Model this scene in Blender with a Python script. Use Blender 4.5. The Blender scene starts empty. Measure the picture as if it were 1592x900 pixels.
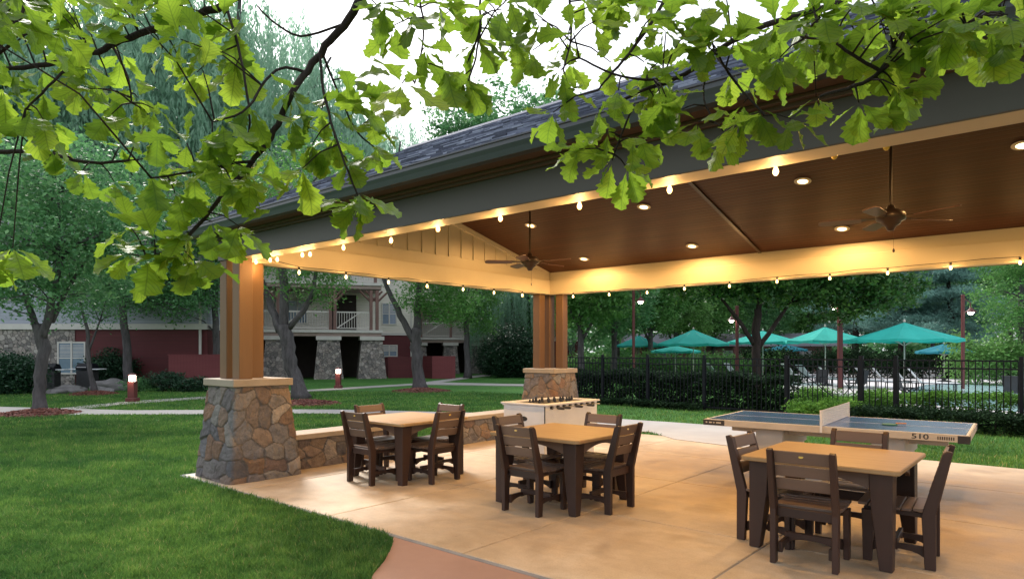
import bpy, bmesh, math, random
import numpy as np
from mathutils import Vector, Matrix, Euler, noise
R = math.radians
PI = math.pi
sc = bpy.context.scene
C = sc.collection
rng = np.random.default_rng(7)
random.seed(7)

# ------------------------------------------------------------------ camera
F, CX, HY, CH = 1016.0, 796.0, 546.0, 1.6           # focal length in pixels of the 1592 px frame, principal column, horizon row, eye height
cam = bpy.data.cameras.new('camera'); camo = bpy.data.objects.new('camera', cam); C.objects.link(camo)
camo.location = (0, 0, CH); camo.rotation_euler = (R(90), 0, 0)
cam.sensor_width = 36; cam.lens = 36*F/1592; cam.shift_y = (HY-450)/1592
cam.clip_start = .05; cam.clip_end = 2000
sc.camera = camo
# ------------------------------------------------------------------ light
SUN_EL, SUN_AZ = R(40), R(-32)       # azimuth measured from +Y towards +X
w = bpy.data.worlds.new('World'); sc.world = w; w.use_nodes = True
nt = w.node_tree; bg = nt.nodes['Background']
sky = nt.nodes.new('ShaderNodeTexSky'); sky.sky_type = 'NISHITA'; sky.sun_disc = False
sky.sun_elevation = SUN_EL; sky.sun_rotation = SUN_AZ; sky.dust_density = 4.0; sky.air_density = 1.0; sky.ozone_density = 1.0
hs = nt.nodes.new('ShaderNodeHueSaturation'); hs.inputs['Saturation'].default_value = .50; nt.links.new(sky.outputs[0], hs.inputs['Color'])
cn = nt.nodes.new('ShaderNodeTexNoise'); cn.inputs['Scale'].default_value = 2.2; cn.inputs['Detail'].default_value = 6
tcw = nt.nodes.new('ShaderNodeTexCoord'); nt.links.new(tcw.outputs['Generated'], cn.inputs['Vector'])
cr0 = nt.nodes.new('ShaderNodeValToRGB'); cr0.color_ramp.elements[0].position = .35; cr0.color_ramp.elements[1].position = .65; nt.links.new(cn.outputs['Fac'], cr0.inputs[0])
cm = nt.nodes.new('ShaderNodeMix'); cm.data_type = 'RGBA'; cm.inputs[7].default_value = (5.0, 5.2, 5.6, 1)   # thin bright cloud cover
cf = nt.nodes.new('ShaderNodeMath'); cf.operation = 'MULTIPLY_ADD'; cf.inputs[1].default_value = .45; cf.inputs[2].default_value = .35; nt.links.new(cr0.outputs[0], cf.inputs[0])
nt.links.new(cf.outputs[0], cm.inputs[0]); nt.links.new(hs.outputs[0], cm.inputs[6]); nt.links.new(cm.outputs[2], bg.inputs[0]); bg.inputs[1].default_value = 0.102
sun = bpy.data.lights.new('sun', 'SUN'); suno = bpy.data.objects.new('sun', sun); C.objects.link(suno)
sun.energy = 1.5; sun.angle = R(14); sun.color = (1, .95, .88)
sd = Vector((math.sin(SUN_AZ)*math.cos(SUN_EL), math.cos(SUN_AZ)*math.cos(SUN_EL), math.sin(SUN_EL)))
suno.rotation_euler = sd.to_track_quat('Z', 'Y').to_euler()
sc.view_settings.view_transform = 'Standard'; sc.view_settings.look = 'None'
sc.view_settings.exposure = 1.6; sc.view_settings.gamma = 1
LAMP_W = 42; BULB_W = 1.8
WARM = (1.0, .56, .20)
sc.render.engine = 'CYCLES'
cy = sc.cycles
cy.use_denoising = True; cy.max_bounces = 8; cy.diffuse_bounces = 3; cy.transmission_bounces = 4; cy.glossy_bounces = 2
cy.transparent_max_bounces = 6; cy.sample_clamp_indirect = 4.0
try: cy.denoiser = 'OPENIMAGEDENOISE'
except Exception: pass

# ------------------------------------------------------------------ helpers
def px(x, y, Y):
    return Vector(((x-CX)/F*Y, Y, CH+(HY-y)/F*Y))
def gp(x, y, z=0.0):
    Y = (CH-z)*F/(y-HY)
    return Vector(((x-CX)/F*Y, Y, z))
OX, OY, ROT = -3.40, 8.43, math.atan2(-.6476, .7622)
cr_, sr_ = math.cos(ROT), math.sin(ROT)
def pav(u, v, z=0.0): return Vector((OX+u*cr_-v*sr_, OY+u*sr_+v*cr_, z))
def topav(p):
    dx, dy = p[0]-OX, p[1]-OY
    return (dx*cr_+dy*sr_, -dx*sr_+dy*cr_)

def tag(o, label=None, cat=None, group=None, kind=None):
    if label: o['label'] = label
    if cat: o['category'] = cat
    if group: o['group'] = group
    if kind: o['kind'] = kind
    return o
def empty(name, loc=(0,0,0), rz=0, label=None, cat=None, group=None, kind=None):
    o = bpy.data.objects.new(name, None); C.objects.link(o); o.empty_display_size = .1
    o.location = loc; o.rotation_euler = (0,0,rz)
    return tag(o, label, cat, group, kind)
KIDS = {}
def children(o): return [x for x in KIDS.get(o.name, [])]
def setp(o, parent):
    o.parent = parent
    KIDS.setdefault(parent.name, []).append(o)
def copy_tree(o, parent=None, label=None):
    c = o.copy(); C.objects.link(c)
    if parent is not None: setp(c, parent)
    if label: c['label'] = label
    for ch in children(o): copy_tree(ch, c)
    return c

class MB:
    def __init__(s): s.v = []; s.f = []; s.r = []; s.cur = 0.5
    def add(s, vs, fs, r=None):
        n = len(s.v); s.v += [tuple(a) for a in vs]
        for f in fs: s.f.append([n+i for i in f]); s.r.append(s.cur if r is None else r)
    def box(s, x0, x1, y0, y1, z0, z1, M=None, r=None):
        vs = [Vector(p) for p in ((x0,y0,z0),(x1,y0,z0),(x1,y1,z0),(x0,y1,z0),(x0,y0,z1),(x1,y0,z1),(x1,y1,z1),(x0,y1,z1))]
        if M is not None: vs = [M @ p for p in vs]
        s.add(vs, [(0,3,2,1),(4,5,6,7),(0,1,5,4),(1,2,6,5),(2,3,7,6),(3,0,4,7)], r)
        return s
    def prism(s, poly, a, b, axis='x', M=None, r=None):
        # poly: list of 2D points; extruded along axis from a to b
        n = len(poly); vs = []
        for t in (a, b):
            for p in poly:
                q = {'x': (t,p[0],p[1]), 'y': (p[0],t,p[1]), 'z': (p[0],p[1],t)}[axis]
                vs.append(Vector(q) if M is None else M @ Vector(q))
        fs = [tuple(range(n))[::-1], tuple(range(n, 2*n))]
        for i in range(n): fs.append((i, (i+1)%n, n+(i+1)%n, n+i))
        s.add(vs, fs, r); return s
    def tube(s, pts, rad, seg=8, caps=True, r=None):
        pts = [Vector(p) for p in pts]; n = len(pts)
        if not hasattr(rad, '__len__'): rad = [rad]*n
        rings = []; up = Vector((0,0,1)); prevx = None
        for i in range(n):
            d = (pts[min(i+1,n-1)]-pts[max(i-1,0)])
            d = d.normalized() if d.length > 1e-9 else Vector((0,0,1))
            if prevx is None:
                ref = up if abs(d.z) < .9 else Vector((1,0,0))
                x = d.cross(ref).normalized()
            else:
                x = (prevx - d*prevx.dot(d)).normalized()
            prevx = x; y = d.cross(x)
            rings.append([pts[i] + (x*math.cos(2*PI*k/seg)+y*math.sin(2*PI*k/seg))*rad[i] for k in range(seg)])
        vs = [p for rg in rings for p in rg]; fs = []
        for i in range(n-1):
            for k in range(seg):
                fs.append((i*seg+k, i*seg+(k+1)%seg, (i+1)*seg+(k+1)%seg, (i+1)*seg+k))
        if caps: fs.append(tuple(range(seg))[::-1]); fs.append(tuple((n-1)*seg+k for k in range(seg)))
        s.add(vs, fs, r); return s
    def lathe(s, prof, cx=0, cy=0, seg=16, M=None, r=None):
        vs = []; fs = []; n = len(prof)
        for (rr, z) in prof:
            for k in range(seg):
                p = Vector((cx+rr*math.cos(2*PI*k/seg), cy+rr*math.sin(2*PI*k/seg), z))
                vs.append(M @ p if M is not None else p)
        for i in range(n-1):
            for k in range(seg):
                fs.append((i*seg+k, i*seg+(k+1)%seg, (i+1)*seg+(k+1)%seg, (i+1)*seg+k))
        fs.append(tuple(range(seg))[::-1]); fs.append(tuple((n-1)*seg+k for k in range(seg)))
        s.add(vs, fs, r); return s
    def build(s, name, m, parent=None, bevel=0, smooth=False, loc=None, rz=0, M=None):
        me = bpy.data.meshes.new(name)
        me.from_pydata([tuple(v) for v in s.v], [], s.f)
        at = me.attributes.new('rnd', 'FLOAT', 'FACE'); at.data.foreach_set('value', np.array(s.r, dtype=np.float32))
        if bevel:
            bm = bmesh.new(); bm.from_mesh(me)
            bmesh.ops.bevel(bm, geom=[e for e in bm.edges if len(e.link_faces) == 2 and e.calc_face_angle(0) > .5], offset=bevel, segments=1, affect='EDGES', clamp_overlap=True)
            bm.to_mesh(me); bm.free()
        if smooth: me.shade_smooth()
        me.materials.append(m)
        o = bpy.data.objects.new(name, me); C.objects.link(o)
        if loc is not None: o.location = loc
        o.rotation_euler = (0,0,rz)
        if M is not None: o.matrix_world = M
        if parent is not None: setp(o, parent)
        return o

def npmesh(name, V, faces, m, parent=None, rnd=None, uv=None, smooth=False, k=4):
    """V (n,3) float, faces (f,k) int, optional per-face value and per-loop uv"""
    me = bpy.data.meshes.new(name)
    V = np.ascontiguousarray(V, dtype=np.float32); faces = np.ascontiguousarray(faces, dtype=np.int32); k = faces.shape[1]
    me.vertices.add(len(V)); me.vertices.foreach_set('co', V.ravel())
    me.loops.add(faces.size); me.loops.foreach_set('vertex_index', faces.ravel())
    me.polygons.add(len(faces)); me.polygons.foreach_set('loop_start', np.arange(0, faces.size, k, dtype=np.int32))
    try: me.polygons.foreach_set('loop_total', np.full(len(faces), k, dtype=np.int32))
    except Exception: pass
    if rnd is not None:
        at = me.attributes.new('rnd', 'FLOAT', 'FACE'); at.data.foreach_set('value', np.ascontiguousarray(rnd, dtype=np.float32))
    if uv is not None:
        l = me.uv_layers.new(name='UVMap'); l.data.foreach_set('uv', np.ascontiguousarray(uv, dtype=np.float32).ravel())
    if smooth: me.polygons.foreach_set('use_smooth', np.ones(len(faces), dtype=bool))
    me.update(calc_edges=True); me.validate()
    me.materials.append(m)
    o = bpy.data.objects.new(name, me); C.objects.link(o)
    if parent is not None: setp(o, parent)
    return o

# ------------------------------------------------------------------ materials
def new_mat(name):
    m = bpy.data.materials.new(name); m.use_nodes = True
    n = m.node_tree.nodes; l = m.node_tree.links
    return m, n, l, n['Principled BSDF']
def tc(n, kind='Object'):
    return n.new('ShaderNodeTexCoord').outputs[kind]
def noise_tex(n, l, vec, scale, detail=3, rough=.6, stretch=None):
    if stretch:
        mp = n.new('ShaderNodeMapping'); mp.inputs['Scale'].default_value = stretch; l.new(vec, mp.inputs[0]); vec = mp.outputs[0]
    t = n.new('ShaderNodeTexNoise'); t.inputs['Scale'].default_value = scale; t.inputs['Detail'].default_value = detail; t.inputs['Roughness'].default_value = rough
    l.new(vec, t.inputs['Vector']); return t.outputs['Fac']
def ramp(n, l, fac, stops):
    r = n.new('ShaderNodeValToRGB'); e = r.color_ramp.elements
    while len(e) < len(stops): e.new(.5)
    for i, (p, c) in enumerate(stops): e[i].position = p; e[i].color = (*c, 1)
    l.new(fac, r.inputs[0]); return r.outputs[0]
def mix(n, l, a, b, fac=.5, mode='MIX'):
    m = n.new('ShaderNodeMix'); m.data_type = 'RGBA'; m.blend_type = mode; m.clamp_result = True
    for s, v in ((m.inputs[6], a), (m.inputs[7], b), (m.inputs[0], fac)):
        if hasattr(v, 'links'): l.new(v, s)
        elif isinstance(v, tuple): s.default_value = (*v, 1)
        else: s.default_value = v
    return m.outputs[2]
def bump(n, l, h, bsdf, strength=.3, dist=.01):
    b = n.new('ShaderNodeBump'); b.inputs['Strength'].default_value = strength; b.inputs['Distance'].default_value = dist
    l.new(h, b.inputs['Height']); l.new(b.outputs[0], bsdf.inputs['Normal'])
def attr(n, name='rnd'):
    a = n.new('ShaderNodeAttribute'); a.attribute_name = name; return a.outputs['Fac']
def basic(name, c1, c2, scale=6, rough=.7, bstr=.2, bdist=.01, stretch=None, metal=0, spec=.5, fine=60):
    m, n, l, b = new_mat(name); o = tc(n)
    f = noise_tex(n, l, o, scale, 5, .65, stretch)
    l.new(ramp(n, l, f, [(.3, c1), (.7, c2)]), b.inputs['Base Color'])
    b.inputs['Roughness'].default_value = rough; b.inputs['Metallic'].default_value = metal
    b.inputs['Specular IOR Level'].default_value = spec
    if bstr: bump(n, l, noise_tex(n, l, o, fine, 3, .6, stretch), b, bstr, bdist)
    return m
def rnd_mat(name, stops, rough=.75, scale=8, bstr=.3, fine=60, stretch=None, bdist=.01, amt=.35):
    m, n, l, b = new_mat(name); o = tc(n)
    base = ramp(n, l, attr(n), stops)
    f = noise_tex(n, l, o, scale, 5, .7, stretch)
    g = ramp(n, l, f, [(.25, (1-amt,)*3), (.75, (1+0*amt,)*3)])
    l.new(mix(n, l, base, g, 1.0, 'MULTIPLY'), b.inputs['Base Color'])
    b.inputs['Roughness'].default_value = rough
    bump(n, l, noise_tex(n, l, o, fine, 4, .65, stretch), b, bstr, bdist)
    return m
def leaf_mat(name, c1, c2, c3, trans=.45, tcol=None, rough=.45, spec=.3):
    m, n, l, b = new_mat(name)
    col = ramp(n, l, attr(n), [(0, c1), (.55, c2), (1, c3)])
    l.new(col, b.inputs['Base Color']); b.inputs['Roughness'].default_value = rough; b.inputs['Specular IOR Level'].default_value = spec
    t = n.new('ShaderNodeBsdfTranslucent')
    if tcol is None: l.new(col, t.inputs[0])
    else: l.new(mix(n, l, col, tcol, .6), t.inputs[0])
    mx = n.new('ShaderNodeMixShader'); mx.inputs[0].default_value = trans
    l.new(b.outputs[0], mx.inputs[1]); l.new(t.outputs[0], mx.inputs[2]); l.new(mx.outputs[0], n['Material Output'].inputs[0])
    return m
def emit_mat(name, col, s):
    m, n, l, b = new_mat(name); b.inputs['Base Color'].default_value = (*col, 1)
    b.inputs['Emission Color'].default_value = (*col, 1); b.inputs['Emission Strength'].default_value = s
    return m

M = {}
def vary(m, lo=.75, hi=1.2):
    n, l = m.node_tree.nodes, m.node_tree.links; b = n['Principled BSDF']
    src = b.inputs['Base Color'].links[0].from_socket
    oi = n.new('ShaderNodeObjectInfo'); mr = n.new('ShaderNodeMapRange'); mr.inputs[3].default_value = lo; mr.inputs[4].default_value = hi
    l.new(oi.outputs['Random'], mr.inputs[0])
    vm = n.new('ShaderNodeVectorMath'); vm.operation = 'SCALE'; l.new(src, vm.inputs[0]); l.new(mr.outputs[0], vm.inputs['Scale'])
    l.new(vm.outputs[0], b.inputs['Base Color']); return m
def patio_mat():
    m, n, l, b = new_mat('patio concrete'); o = tc(n)
    f = noise_tex(n, l, o, .55, 6, .65); f2 = noise_tex(n, l, o, 3.5, 6, .7); f3 = noise_tex(n, l, o, 90, 3, .6)
    c = ramp(n, l, f, [(.3, (.42,.315,.205)), (.52, (.52,.415,.29)), (.72, (.62,.54,.42))])
    g = ramp(n, l, f2, [(.3, (.78,.76,.74)), (.6, (1,1,1))])
    c = mix(n, l, c, g, 1.0, 'MULTIPLY')
    st = ramp(n, l, noise_tex(n, l, o, 1.6, 3, .5), [(.60, (1,1,1)), (.72, (.80,.77,.73))])
    c = mix(n, l, c, st, 1.0, 'MULTIPLY')
    vo = n.new('ShaderNodeTexVoronoi'); vo.inputs['Scale'].default_value = 7; l.new(o, vo.inputs['Vector'])
    c = mix(n, l, c, ramp(n, l, vo.outputs['Distance'], [(.02, (.55,.5,.45)), (.07, (1,1,1))]), .7, 'MULTIPLY')
    c = mix(n, l, c, ramp(n, l, f3, [(.3, (.78,.76,.74)), (.6, (1,1,1))]), .8, 'MULTIPLY')
    sw = noise_tex(n, l, o, 1.1, 8, .75, (.5,2.2,1))
    c = mix(n, l, c, ramp(n, l, sw, [(.36, (.86,.82,.77)), (.56, (1,1,1))]), .6, 'MULTIPLY')
    l.new(c, b.inputs['Base Color'])
    l.new(ramp(n, l, f2, [(.3, (.42,)*3), (.7, (.68,)*3)]), b.inputs['Roughness'])
    bump(n, l, f3, b, .12, .004); return m
M['patio'] = patio_mat()
M['pink'] = basic('pink concrete', (.27,.16,.12), (.34,.21,.16), 1.2, .75, .25, .006, fine=110)
M['path'] = basic('path concrete', (.27,.26,.25), (.35,.34,.33), .7, .8, .2, .006)
M['slab_edge'] = basic('grey slab edge', (.17,.175,.185), (.24,.245,.25), 4, .85, .3, .006)
def grass_ground():
    m, n, l, b = new_mat('lawn soil and grass'); o = tc(n)
    f = noise_tex(n, l, o, .35, 5, .6); f2 = noise_tex(n, l, o, 7, 6, .75); f3 = noise_tex(n, l, o, 45, 4, .7)
    c = ramp(n, l, f, [(.3, (.055,.17,.035)), (.55, (.085,.24,.05)), (.75, (.12,.29,.06))])
    c = mix(n, l, c, ramp(n, l, f2, [(.3, (.6,.65,.6)), (.65, (1.0,1.0,1.0))]), 1.0, 'MULTIPLY')
    c = mix(n, l, c, ramp(n, l, f3, [(.3, (.5,.5,.5)), (.65, (1,1,1))]), .8, 'MULTIPLY')
    l.new(c, b.inputs['Base Color']); b.inputs['Roughness'].default_value = .9; b.inputs['Specular IOR Level'].default_value = .15
    bump(n, l, f3, b, .9, .05); return m
M['lawn'] = grass_ground()
def blade_mat():
    m, n, l, b = new_mat('grass blades'); o = tc(n)
    c = ramp(n, l, attr(n), [(0, (.06,.15,.04)), (.6, (.125,.27,.065)), (.93, (.22,.36,.10)), (1, (.42,.37,.20))])
    c = mix(n, l, c, ramp(n, l, noise_tex(n, l, o, .6, 4, .6), [(.34, (.42,.58,.55)), (.58, (1.0,1.0,.80))]), 1.0, 'MULTIPLY')
    l.new(c, b.inputs['Base Color']); b.inputs['Roughness'].default_value = .6; b.inputs['Specular IOR Level'].default_value = .25
    t = n.new('ShaderNodeBsdfTranslucent'); l.new(c, t.inputs[0])
    mx = n.new('ShaderNodeMixShader'); mx.inputs[0].default_value = .35
    l.new(b.outputs[0], mx.inputs[1]); l.new(t.outputs[0], mx.inputs[2]); l.new(mx.outputs[0], n['Material Output'].inputs[0]); return m
M['blade'] = blade_mat()
M['mulch'] = rnd_mat('red bark mulch', [(0,(.09,.03,.022)),(.5,(.17,.055,.04)),(1,(.26,.10,.07))], .9, 10, .6, 50)
M['stone'] = rnd_mat('field stone', [(0,(.15,.13,.115)),(.04,(.15,.13,.115)),(.05,(.22,.14,.09)),(.2,(.12,.115,.125)),(.38,(.30,.21,.14)),(.5,(.17,.165,.18)),(.66,(.24,.22,.20)),(.8,(.25,.135,.075)),(.9,(.13,.12,.13)),(1,(.36,.31,.26))], .8, 9, .8, 38, bdist=.02, amt=.5)
M['stone_far'] = None
M['cap'] = basic('cast capstone', (.27,.22,.165), (.35,.29,.22), 3, .75, .25, .006)
M['post'] = basic('brown painted timber', (.12,.062,.026), (.165,.088,.038), 3, .6, .15, .004, (1,1,.08))
M['beam'] = basic('cream trim board', (.46,.39,.275), (.52,.44,.31), 1.2, .55, .05, .003, (.2,1,1))
M['fascia'] = basic('dark olive fascia', (.050,.045,.034), (.060,.054,.042), 1.5, .5, .06, .003, (.2,1,1))
M['gutter'] = basic('slate blue gutter', (.04,.046,.058), (.05,.057,.07), 2, .35, .04, .003)
M['soffit'] = basic('brown soffit', (.07,.038,.024), (.09,.05,.033), 2, .55, .1, .003, (.2,3,3))
M['shingle'] = rnd_mat('asphalt shingle', [(0,(.028,.034,.058)),(.45,(.085,.097,.15)),(.75,(.16,.18,.26)),(1,(.34,.37,.48))], .85, 20, .5, 120)
def ceil_mat():
    m, n, l, b = new_mat('stained plank ceiling'); o = tc(n)
    sx = n.new('ShaderNodeSeparateXYZ'); l.new(o, sx.inputs[0])
    mu = n.new('ShaderNodeMath'); mu.operation = 'MULTIPLY'; mu.inputs[1].default_value = 1/.085; l.new(sx.outputs[1], mu.inputs[0])
    fr = n.new('ShaderNodeMath'); fr.operation = 'FRACT'; l.new(mu.outputs[0], fr.inputs[0])
    fl = n.new('ShaderNodeMath'); fl.operation = 'FLOOR'; l.new(mu.outputs[0], fl.inputs[0])
    wn = n.new('ShaderNodeTexWhiteNoise'); wn.noise_dimensions = '1D'; l.new(fl.outputs[0], wn.inputs['W'])
    f = noise_tex(n, l, o, 5, 6, .7, (.25, 6, 1))
    c = ramp(n, l, f, [(.25, (.040,.0135,.0062)), (.75, (.086,.031,.0145))])
    c = mix(n, l, c, ramp(n, l, wn.outputs[0], [(0, (.82,)*3), (1, (1,)*3)]), 1.0, 'MULTIPLY')
    g = ramp(n, l, fr.outputs[0], [(0, (.25,)*3), (.10, (1,)*3), (.9, (1,)*3), (1, (.25,)*3)])
    l.new(mix(n, l, c, g, .7, 'MULTIPLY'), b.inputs['Base Color']); b.inputs['Roughness'].default_value = .5
    bump(n, l, g, b, .6, .008); return m
M['ceiling'] = ceil_mat(); M['ceiling'].node_tree.nodes['Principled BSDF'].inputs['Specular IOR Level'].default_value = .15
M['lumber'] = basic('dark brown plastic lumber', (.026,.0115,.0075), (.042,.019,.0125), 5, .5, .15, .003, (1,1,.15), fine=90)
M['lumber_b'] = basic('weathered brown plastic lumber', (.105,.070,.053), (.145,.098,.074), 5, .45, .15, .003, (.15,1,1), fine=90)
M['tabletop'] = None
def top_mat():
    m, n, l, b = new_mat('tan plank tabletop'); o = tc(n)
    f = noise_tex(n, l, o, 7, 6, .7, (.12, 3, 1)); f2 = noise_tex(n, l, o, 2, 3, .6)
    c = ramp(n, l, f, [(.25, (.32,.205,.095)), (.75, (.45,.305,.155))])
    c = mix(n, l, c, ramp(n, l, f2, [(.3, (.85,)*3), (.7, (1,)*3)]), 1.0, 'MULTIPLY')
    l.new(c, b.inputs['Base Color']); b.inputs['Roughness'].default_value = .42
    bump(n, l, f, b, .12, .003); return m
M['tabletop'] = vary(top_mat(), .88, 1.05); vary(M['lumber'], .7, 1.3); vary(M['lumber_b'], .75, 1.25); vary(M['post'], .85, 1.12)
M['white'] = basic('off white panel', (.66,.68,.72), (.74,.76,.80), 4, .45, .05, .002)
M['beige'] = basic('beige moulded panel', (.46,.42,.37), (.54,.50,.44), 3, .55, .06, .003)
M['black'] = basic('black metal', (.005,.006,.010), (.009,.010,.015), 6, .5, .03, .002, spec=.2)
M['rubber'] = basic('dark rubber', (.02,.02,.024), (.035,.035,.04), 6, .6, .05, .002)
M['blue'] = basic('blue play surface', (.018,.075,.30), (.025,.09,.34), 2, .25, .02, .001)
M['chrome'] = basic('steel', (.5,.5,.5), (.6,.6,.6), 5, .3, 0, metal=1)
M['line'] = basic('white line paint', (.75,.75,.75), (.8,.8,.8), 5, .5, 0)
M['bronze'] = basic('dark bronze metal', (.035,.022,.018), (.055,.035,.028), 6, .4, .05, .002, metal=.4)
M['fanblade'] = basic('reddish walnut blade', (.10,.04,.03), (.15,.06,.045), 6, .35, .1, .002, (1,.2,1))
M['bulb'] = emit_mat('glowing bulb glass', (1, .64, .26), 2.2)
M['lens'] = emit_mat('glowing downlight lens', (1, .76, .38), 2.2)
M['deadbulb'] = basic('unlit amber bulb', (.5,.33,.05), (.6,.42,.08), 5, .2, 0)
M['redpost'] = basic('brick red painted steel', (.085,.014,.014), (.11,.019,.018), 5, .5, .05, .003)
M['lamp'] = emit_mat('white lamp glass', (1, .86, .72), 6)
M['siding'] = None
def siding_mat(name, c1, c2, pitch=.16, axis=2):
    m, n, l, b = new_mat(name); o = tc(n)
    sx = n.new('ShaderNodeSeparateXYZ'); l.new(o, sx.inputs[0])
    mu = n.new('ShaderNodeMath'); mu.operation = 'MULTIPLY'; mu.inputs[1].default_value = 1/pitch; l.new(sx.outputs[axis], mu.inputs[0])
    fr = n.new('ShaderNodeMath'); fr.operation = 'FRACT'; l.new(mu.outputs[0], fr.inputs[0])
    f = noise_tex(n, l, o, 1.2, 5, .6, (.3,.3,3))
    c = ramp(n, l, f, [(.3, c1), (.7, c2)])
    g = ramp(n, l, fr.outputs[0], [(0, (.45,)*3), (.10, (.95,)*3), (1, (1,)*3)])
    l.new(mix(n, l, c, g, .8, 'MULTIPLY'), b.inputs['Base Color']); b.inputs['Roughness'].default_value = .7
    bump(n, l, fr.outputs[0], b, .6, .02); return m
M['sid_red'] = siding_mat('dark red siding', (.085,.013,.017), (.11,.018,.022))
M['sid_pale'] = siding_mat('pale grey siding', (.30,.32,.39), (.37,.39,.46))
M['sid_cream'] = siding_mat('cream siding', (.68,.64,.57), (.74,.70,.63))
M['board_red'] = siding_mat('red board fence', (.15,.028,.034), (.19,.04,.045), .14, 0)
M['trim'] = basic('pale trim paint', (.48,.46,.44), (.55,.53,.50), 3, .6, .05)
M['deck'] = basic('mauve brown deck trim', (.26,.19,.17), (.32,.24,.21), 3, .65, .1)
M['rail'] = basic('pale railing paint', (.50,.47,.44), (.58,.55,.52), 3, .6, .05)
M['timber_red'] = basic('reddish timber', (.13,.07,.06), (.19,.10,.085), 4, .65, .1, stretch=(1,1,.1))
M['painted_shade'] = basic('wall in painted shade', (.03,.022,.02), (.045,.032,.03), 3, .9, 0)  # near-black colour that carries the shade behind piers and posts
M['shutter_glass'] = basic('blue grey window glass', (.10,.15,.23), (.15,.21,.30), 1.5, .12, 0, spec=.8)
M['roofing'] = basic('grey roofing', (.16,.16,.19), (.22,.22,.25), 5, .85, .3)
def far_stone():
    m, n, l, b = new_mat('round field stone'); o = tc(n)
    v = n.new('ShaderNodeTexVoronoi'); v.inputs['Scale'].default_value = 5.6; l.new(o, v.inputs['Vector'])
    v2 = n.new('ShaderNodeTexVoronoi'); v2.feature = 'DISTANCE_TO_EDGE'; v2.inputs['Scale'].default_value = 5.6; l.new(o, v2.inputs['Vector'])
    sx = n.new('ShaderNodeSeparateColor'); l.new(v.outputs['Color'], sx.inputs[0])
    c = ramp(n, l, sx.outputs[0], [(0,(.13,.12,.12)),(.4,(.22,.20,.19)),(.7,(.29,.25,.23)),(1,(.36,.33,.31))])
    e = ramp(n, l, v2.outputs['Distance'], [(0,(.30,)*3),(.07,(1,)*3)])
    l.new(mix(n, l, c, e, .9, 'MULTIPLY'), b.inputs['Base Color']); b.inputs['Roughness'].default_value = .85
    bump(n, l, e, b, .8, .05); return m
M['stone_far'] = far_stone()
def bark_mat(name, c1, c2):
    m, n, l, b = new_mat(name); o = tc(n)
    f = noise_tex(n, l, o, 9, 6, .75, (1,1,.22))
    l.new(ramp(n, l, f, [(.3, c1), (.68, c2)]), b.inputs['Base Color']); b.inputs['Roughness'].default_value = .9; b.inputs['Specular IOR Level'].default_value = .15
    bump(n, l, f, b, 1.0, .04); return m
M['bark'] = bark_mat('grey bark', (.045,.042,.045), (.13,.12,.125))
M['bark_dark'] = bark_mat('dark twig bark', (.018,.013,.012), (.05,.038,.034))
M['leaf_mid'] = leaf_mat('mid green leaves', (.055,.16,.045), (.115,.28,.07), (.21,.41,.11))
M['leaf_blue'] = leaf_mat('cool green leaves', (.06,.18,.075), (.125,.30,.12), (.25,.45,.20))
M['leaf_light'] = leaf_mat('light green leaves', (.09,.21,.06), (.16,.33,.09), (.24,.44,.13))
M['leaf_willow'] = leaf_mat('pale willow leaves', (.18,.34,.24), (.29,.47,.34), (.42,.60,.46), .6)
M['leaf_oak'] = leaf_mat('deep green oak leaves', (.018,.06,.015), (.045,.135,.025), (.15,.30,.05), .3)
M['leaf_dark'] = leaf_mat('dark evergreen needles', (.012,.04,.022), (.022,.065,.032), (.04,.10,.045), .2)
M['leaf_pine'] = leaf_mat('blue green pine needles', (.12,.26,.22), (.20,.38,.33), (.32,.52,.45), .4)
M['leaf_box'] = leaf_mat('clipped hedge leaves', (.035,.10,.02), (.10,.23,.035), (.22,.40,.07), .25, rough=.75, spec=.08)
M['leaf_hedge'] = leaf_mat('dark hedge leaves', (.008,.018,.011), (.018,.04,.018), (.035,.075,.028), .2, rough=.8, spec=.05)
M['teal'] = None
def canvas_mat(name, c1, c2):
    m, n, l, b = new_mat(name); o = tc(n)
    c = ramp(n, l, noise_tex(n, l, o, 1.5, 4, .6), [(.3, c1), (.7, c2)])
    l.new(c, b.inputs['Base Color']); b.inputs['Roughness'].default_value = .8
    t = n.new('ShaderNodeBsdfTranslucent'); l.new(c, t.inputs[0])
    mx = n.new('ShaderNodeMixShader'); mx.inputs[0].default_value = .3
    l.new(b.outputs[0], mx.inputs[1]); l.new(t.outputs[0], mx.inputs[2]); l.new(mx.outputs[0], n['Material Output'].inputs[0]); return m
M['teal'] = canvas_mat('teal canvas', (.02,.42,.36), (.03,.50,.43))
M['teal2'] = canvas_mat('deep teal blue canvas', (.01,.18,.25), (.015,.23,.30))
M['deckpink'] = basic('pale pool deck concrete', (.64,.60,.61), (.74,.70,.70), .6, .8, .15)
def water_mat():
    m, n, l, b = new_mat('pool water'); o = tc(n)
    l.new(ramp(n, l, noise_tex(n, l, o, .6, 4, .6), [(.3, (.38,.58,.64)), (.7, (.48,.68,.73))]), b.inputs['Base Color'])
    b.inputs['Roughness'].default_value = .12; bump(n, l, noise_tex(n, l, o, 3, 3, .6), b, .3, .03); return m
M['water'] = water_mat()
M['rock'] = basic('pale boulder', (.13,.125,.13), (.22,.21,.21), 3, .85, .6, .03, fine=12)

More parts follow.
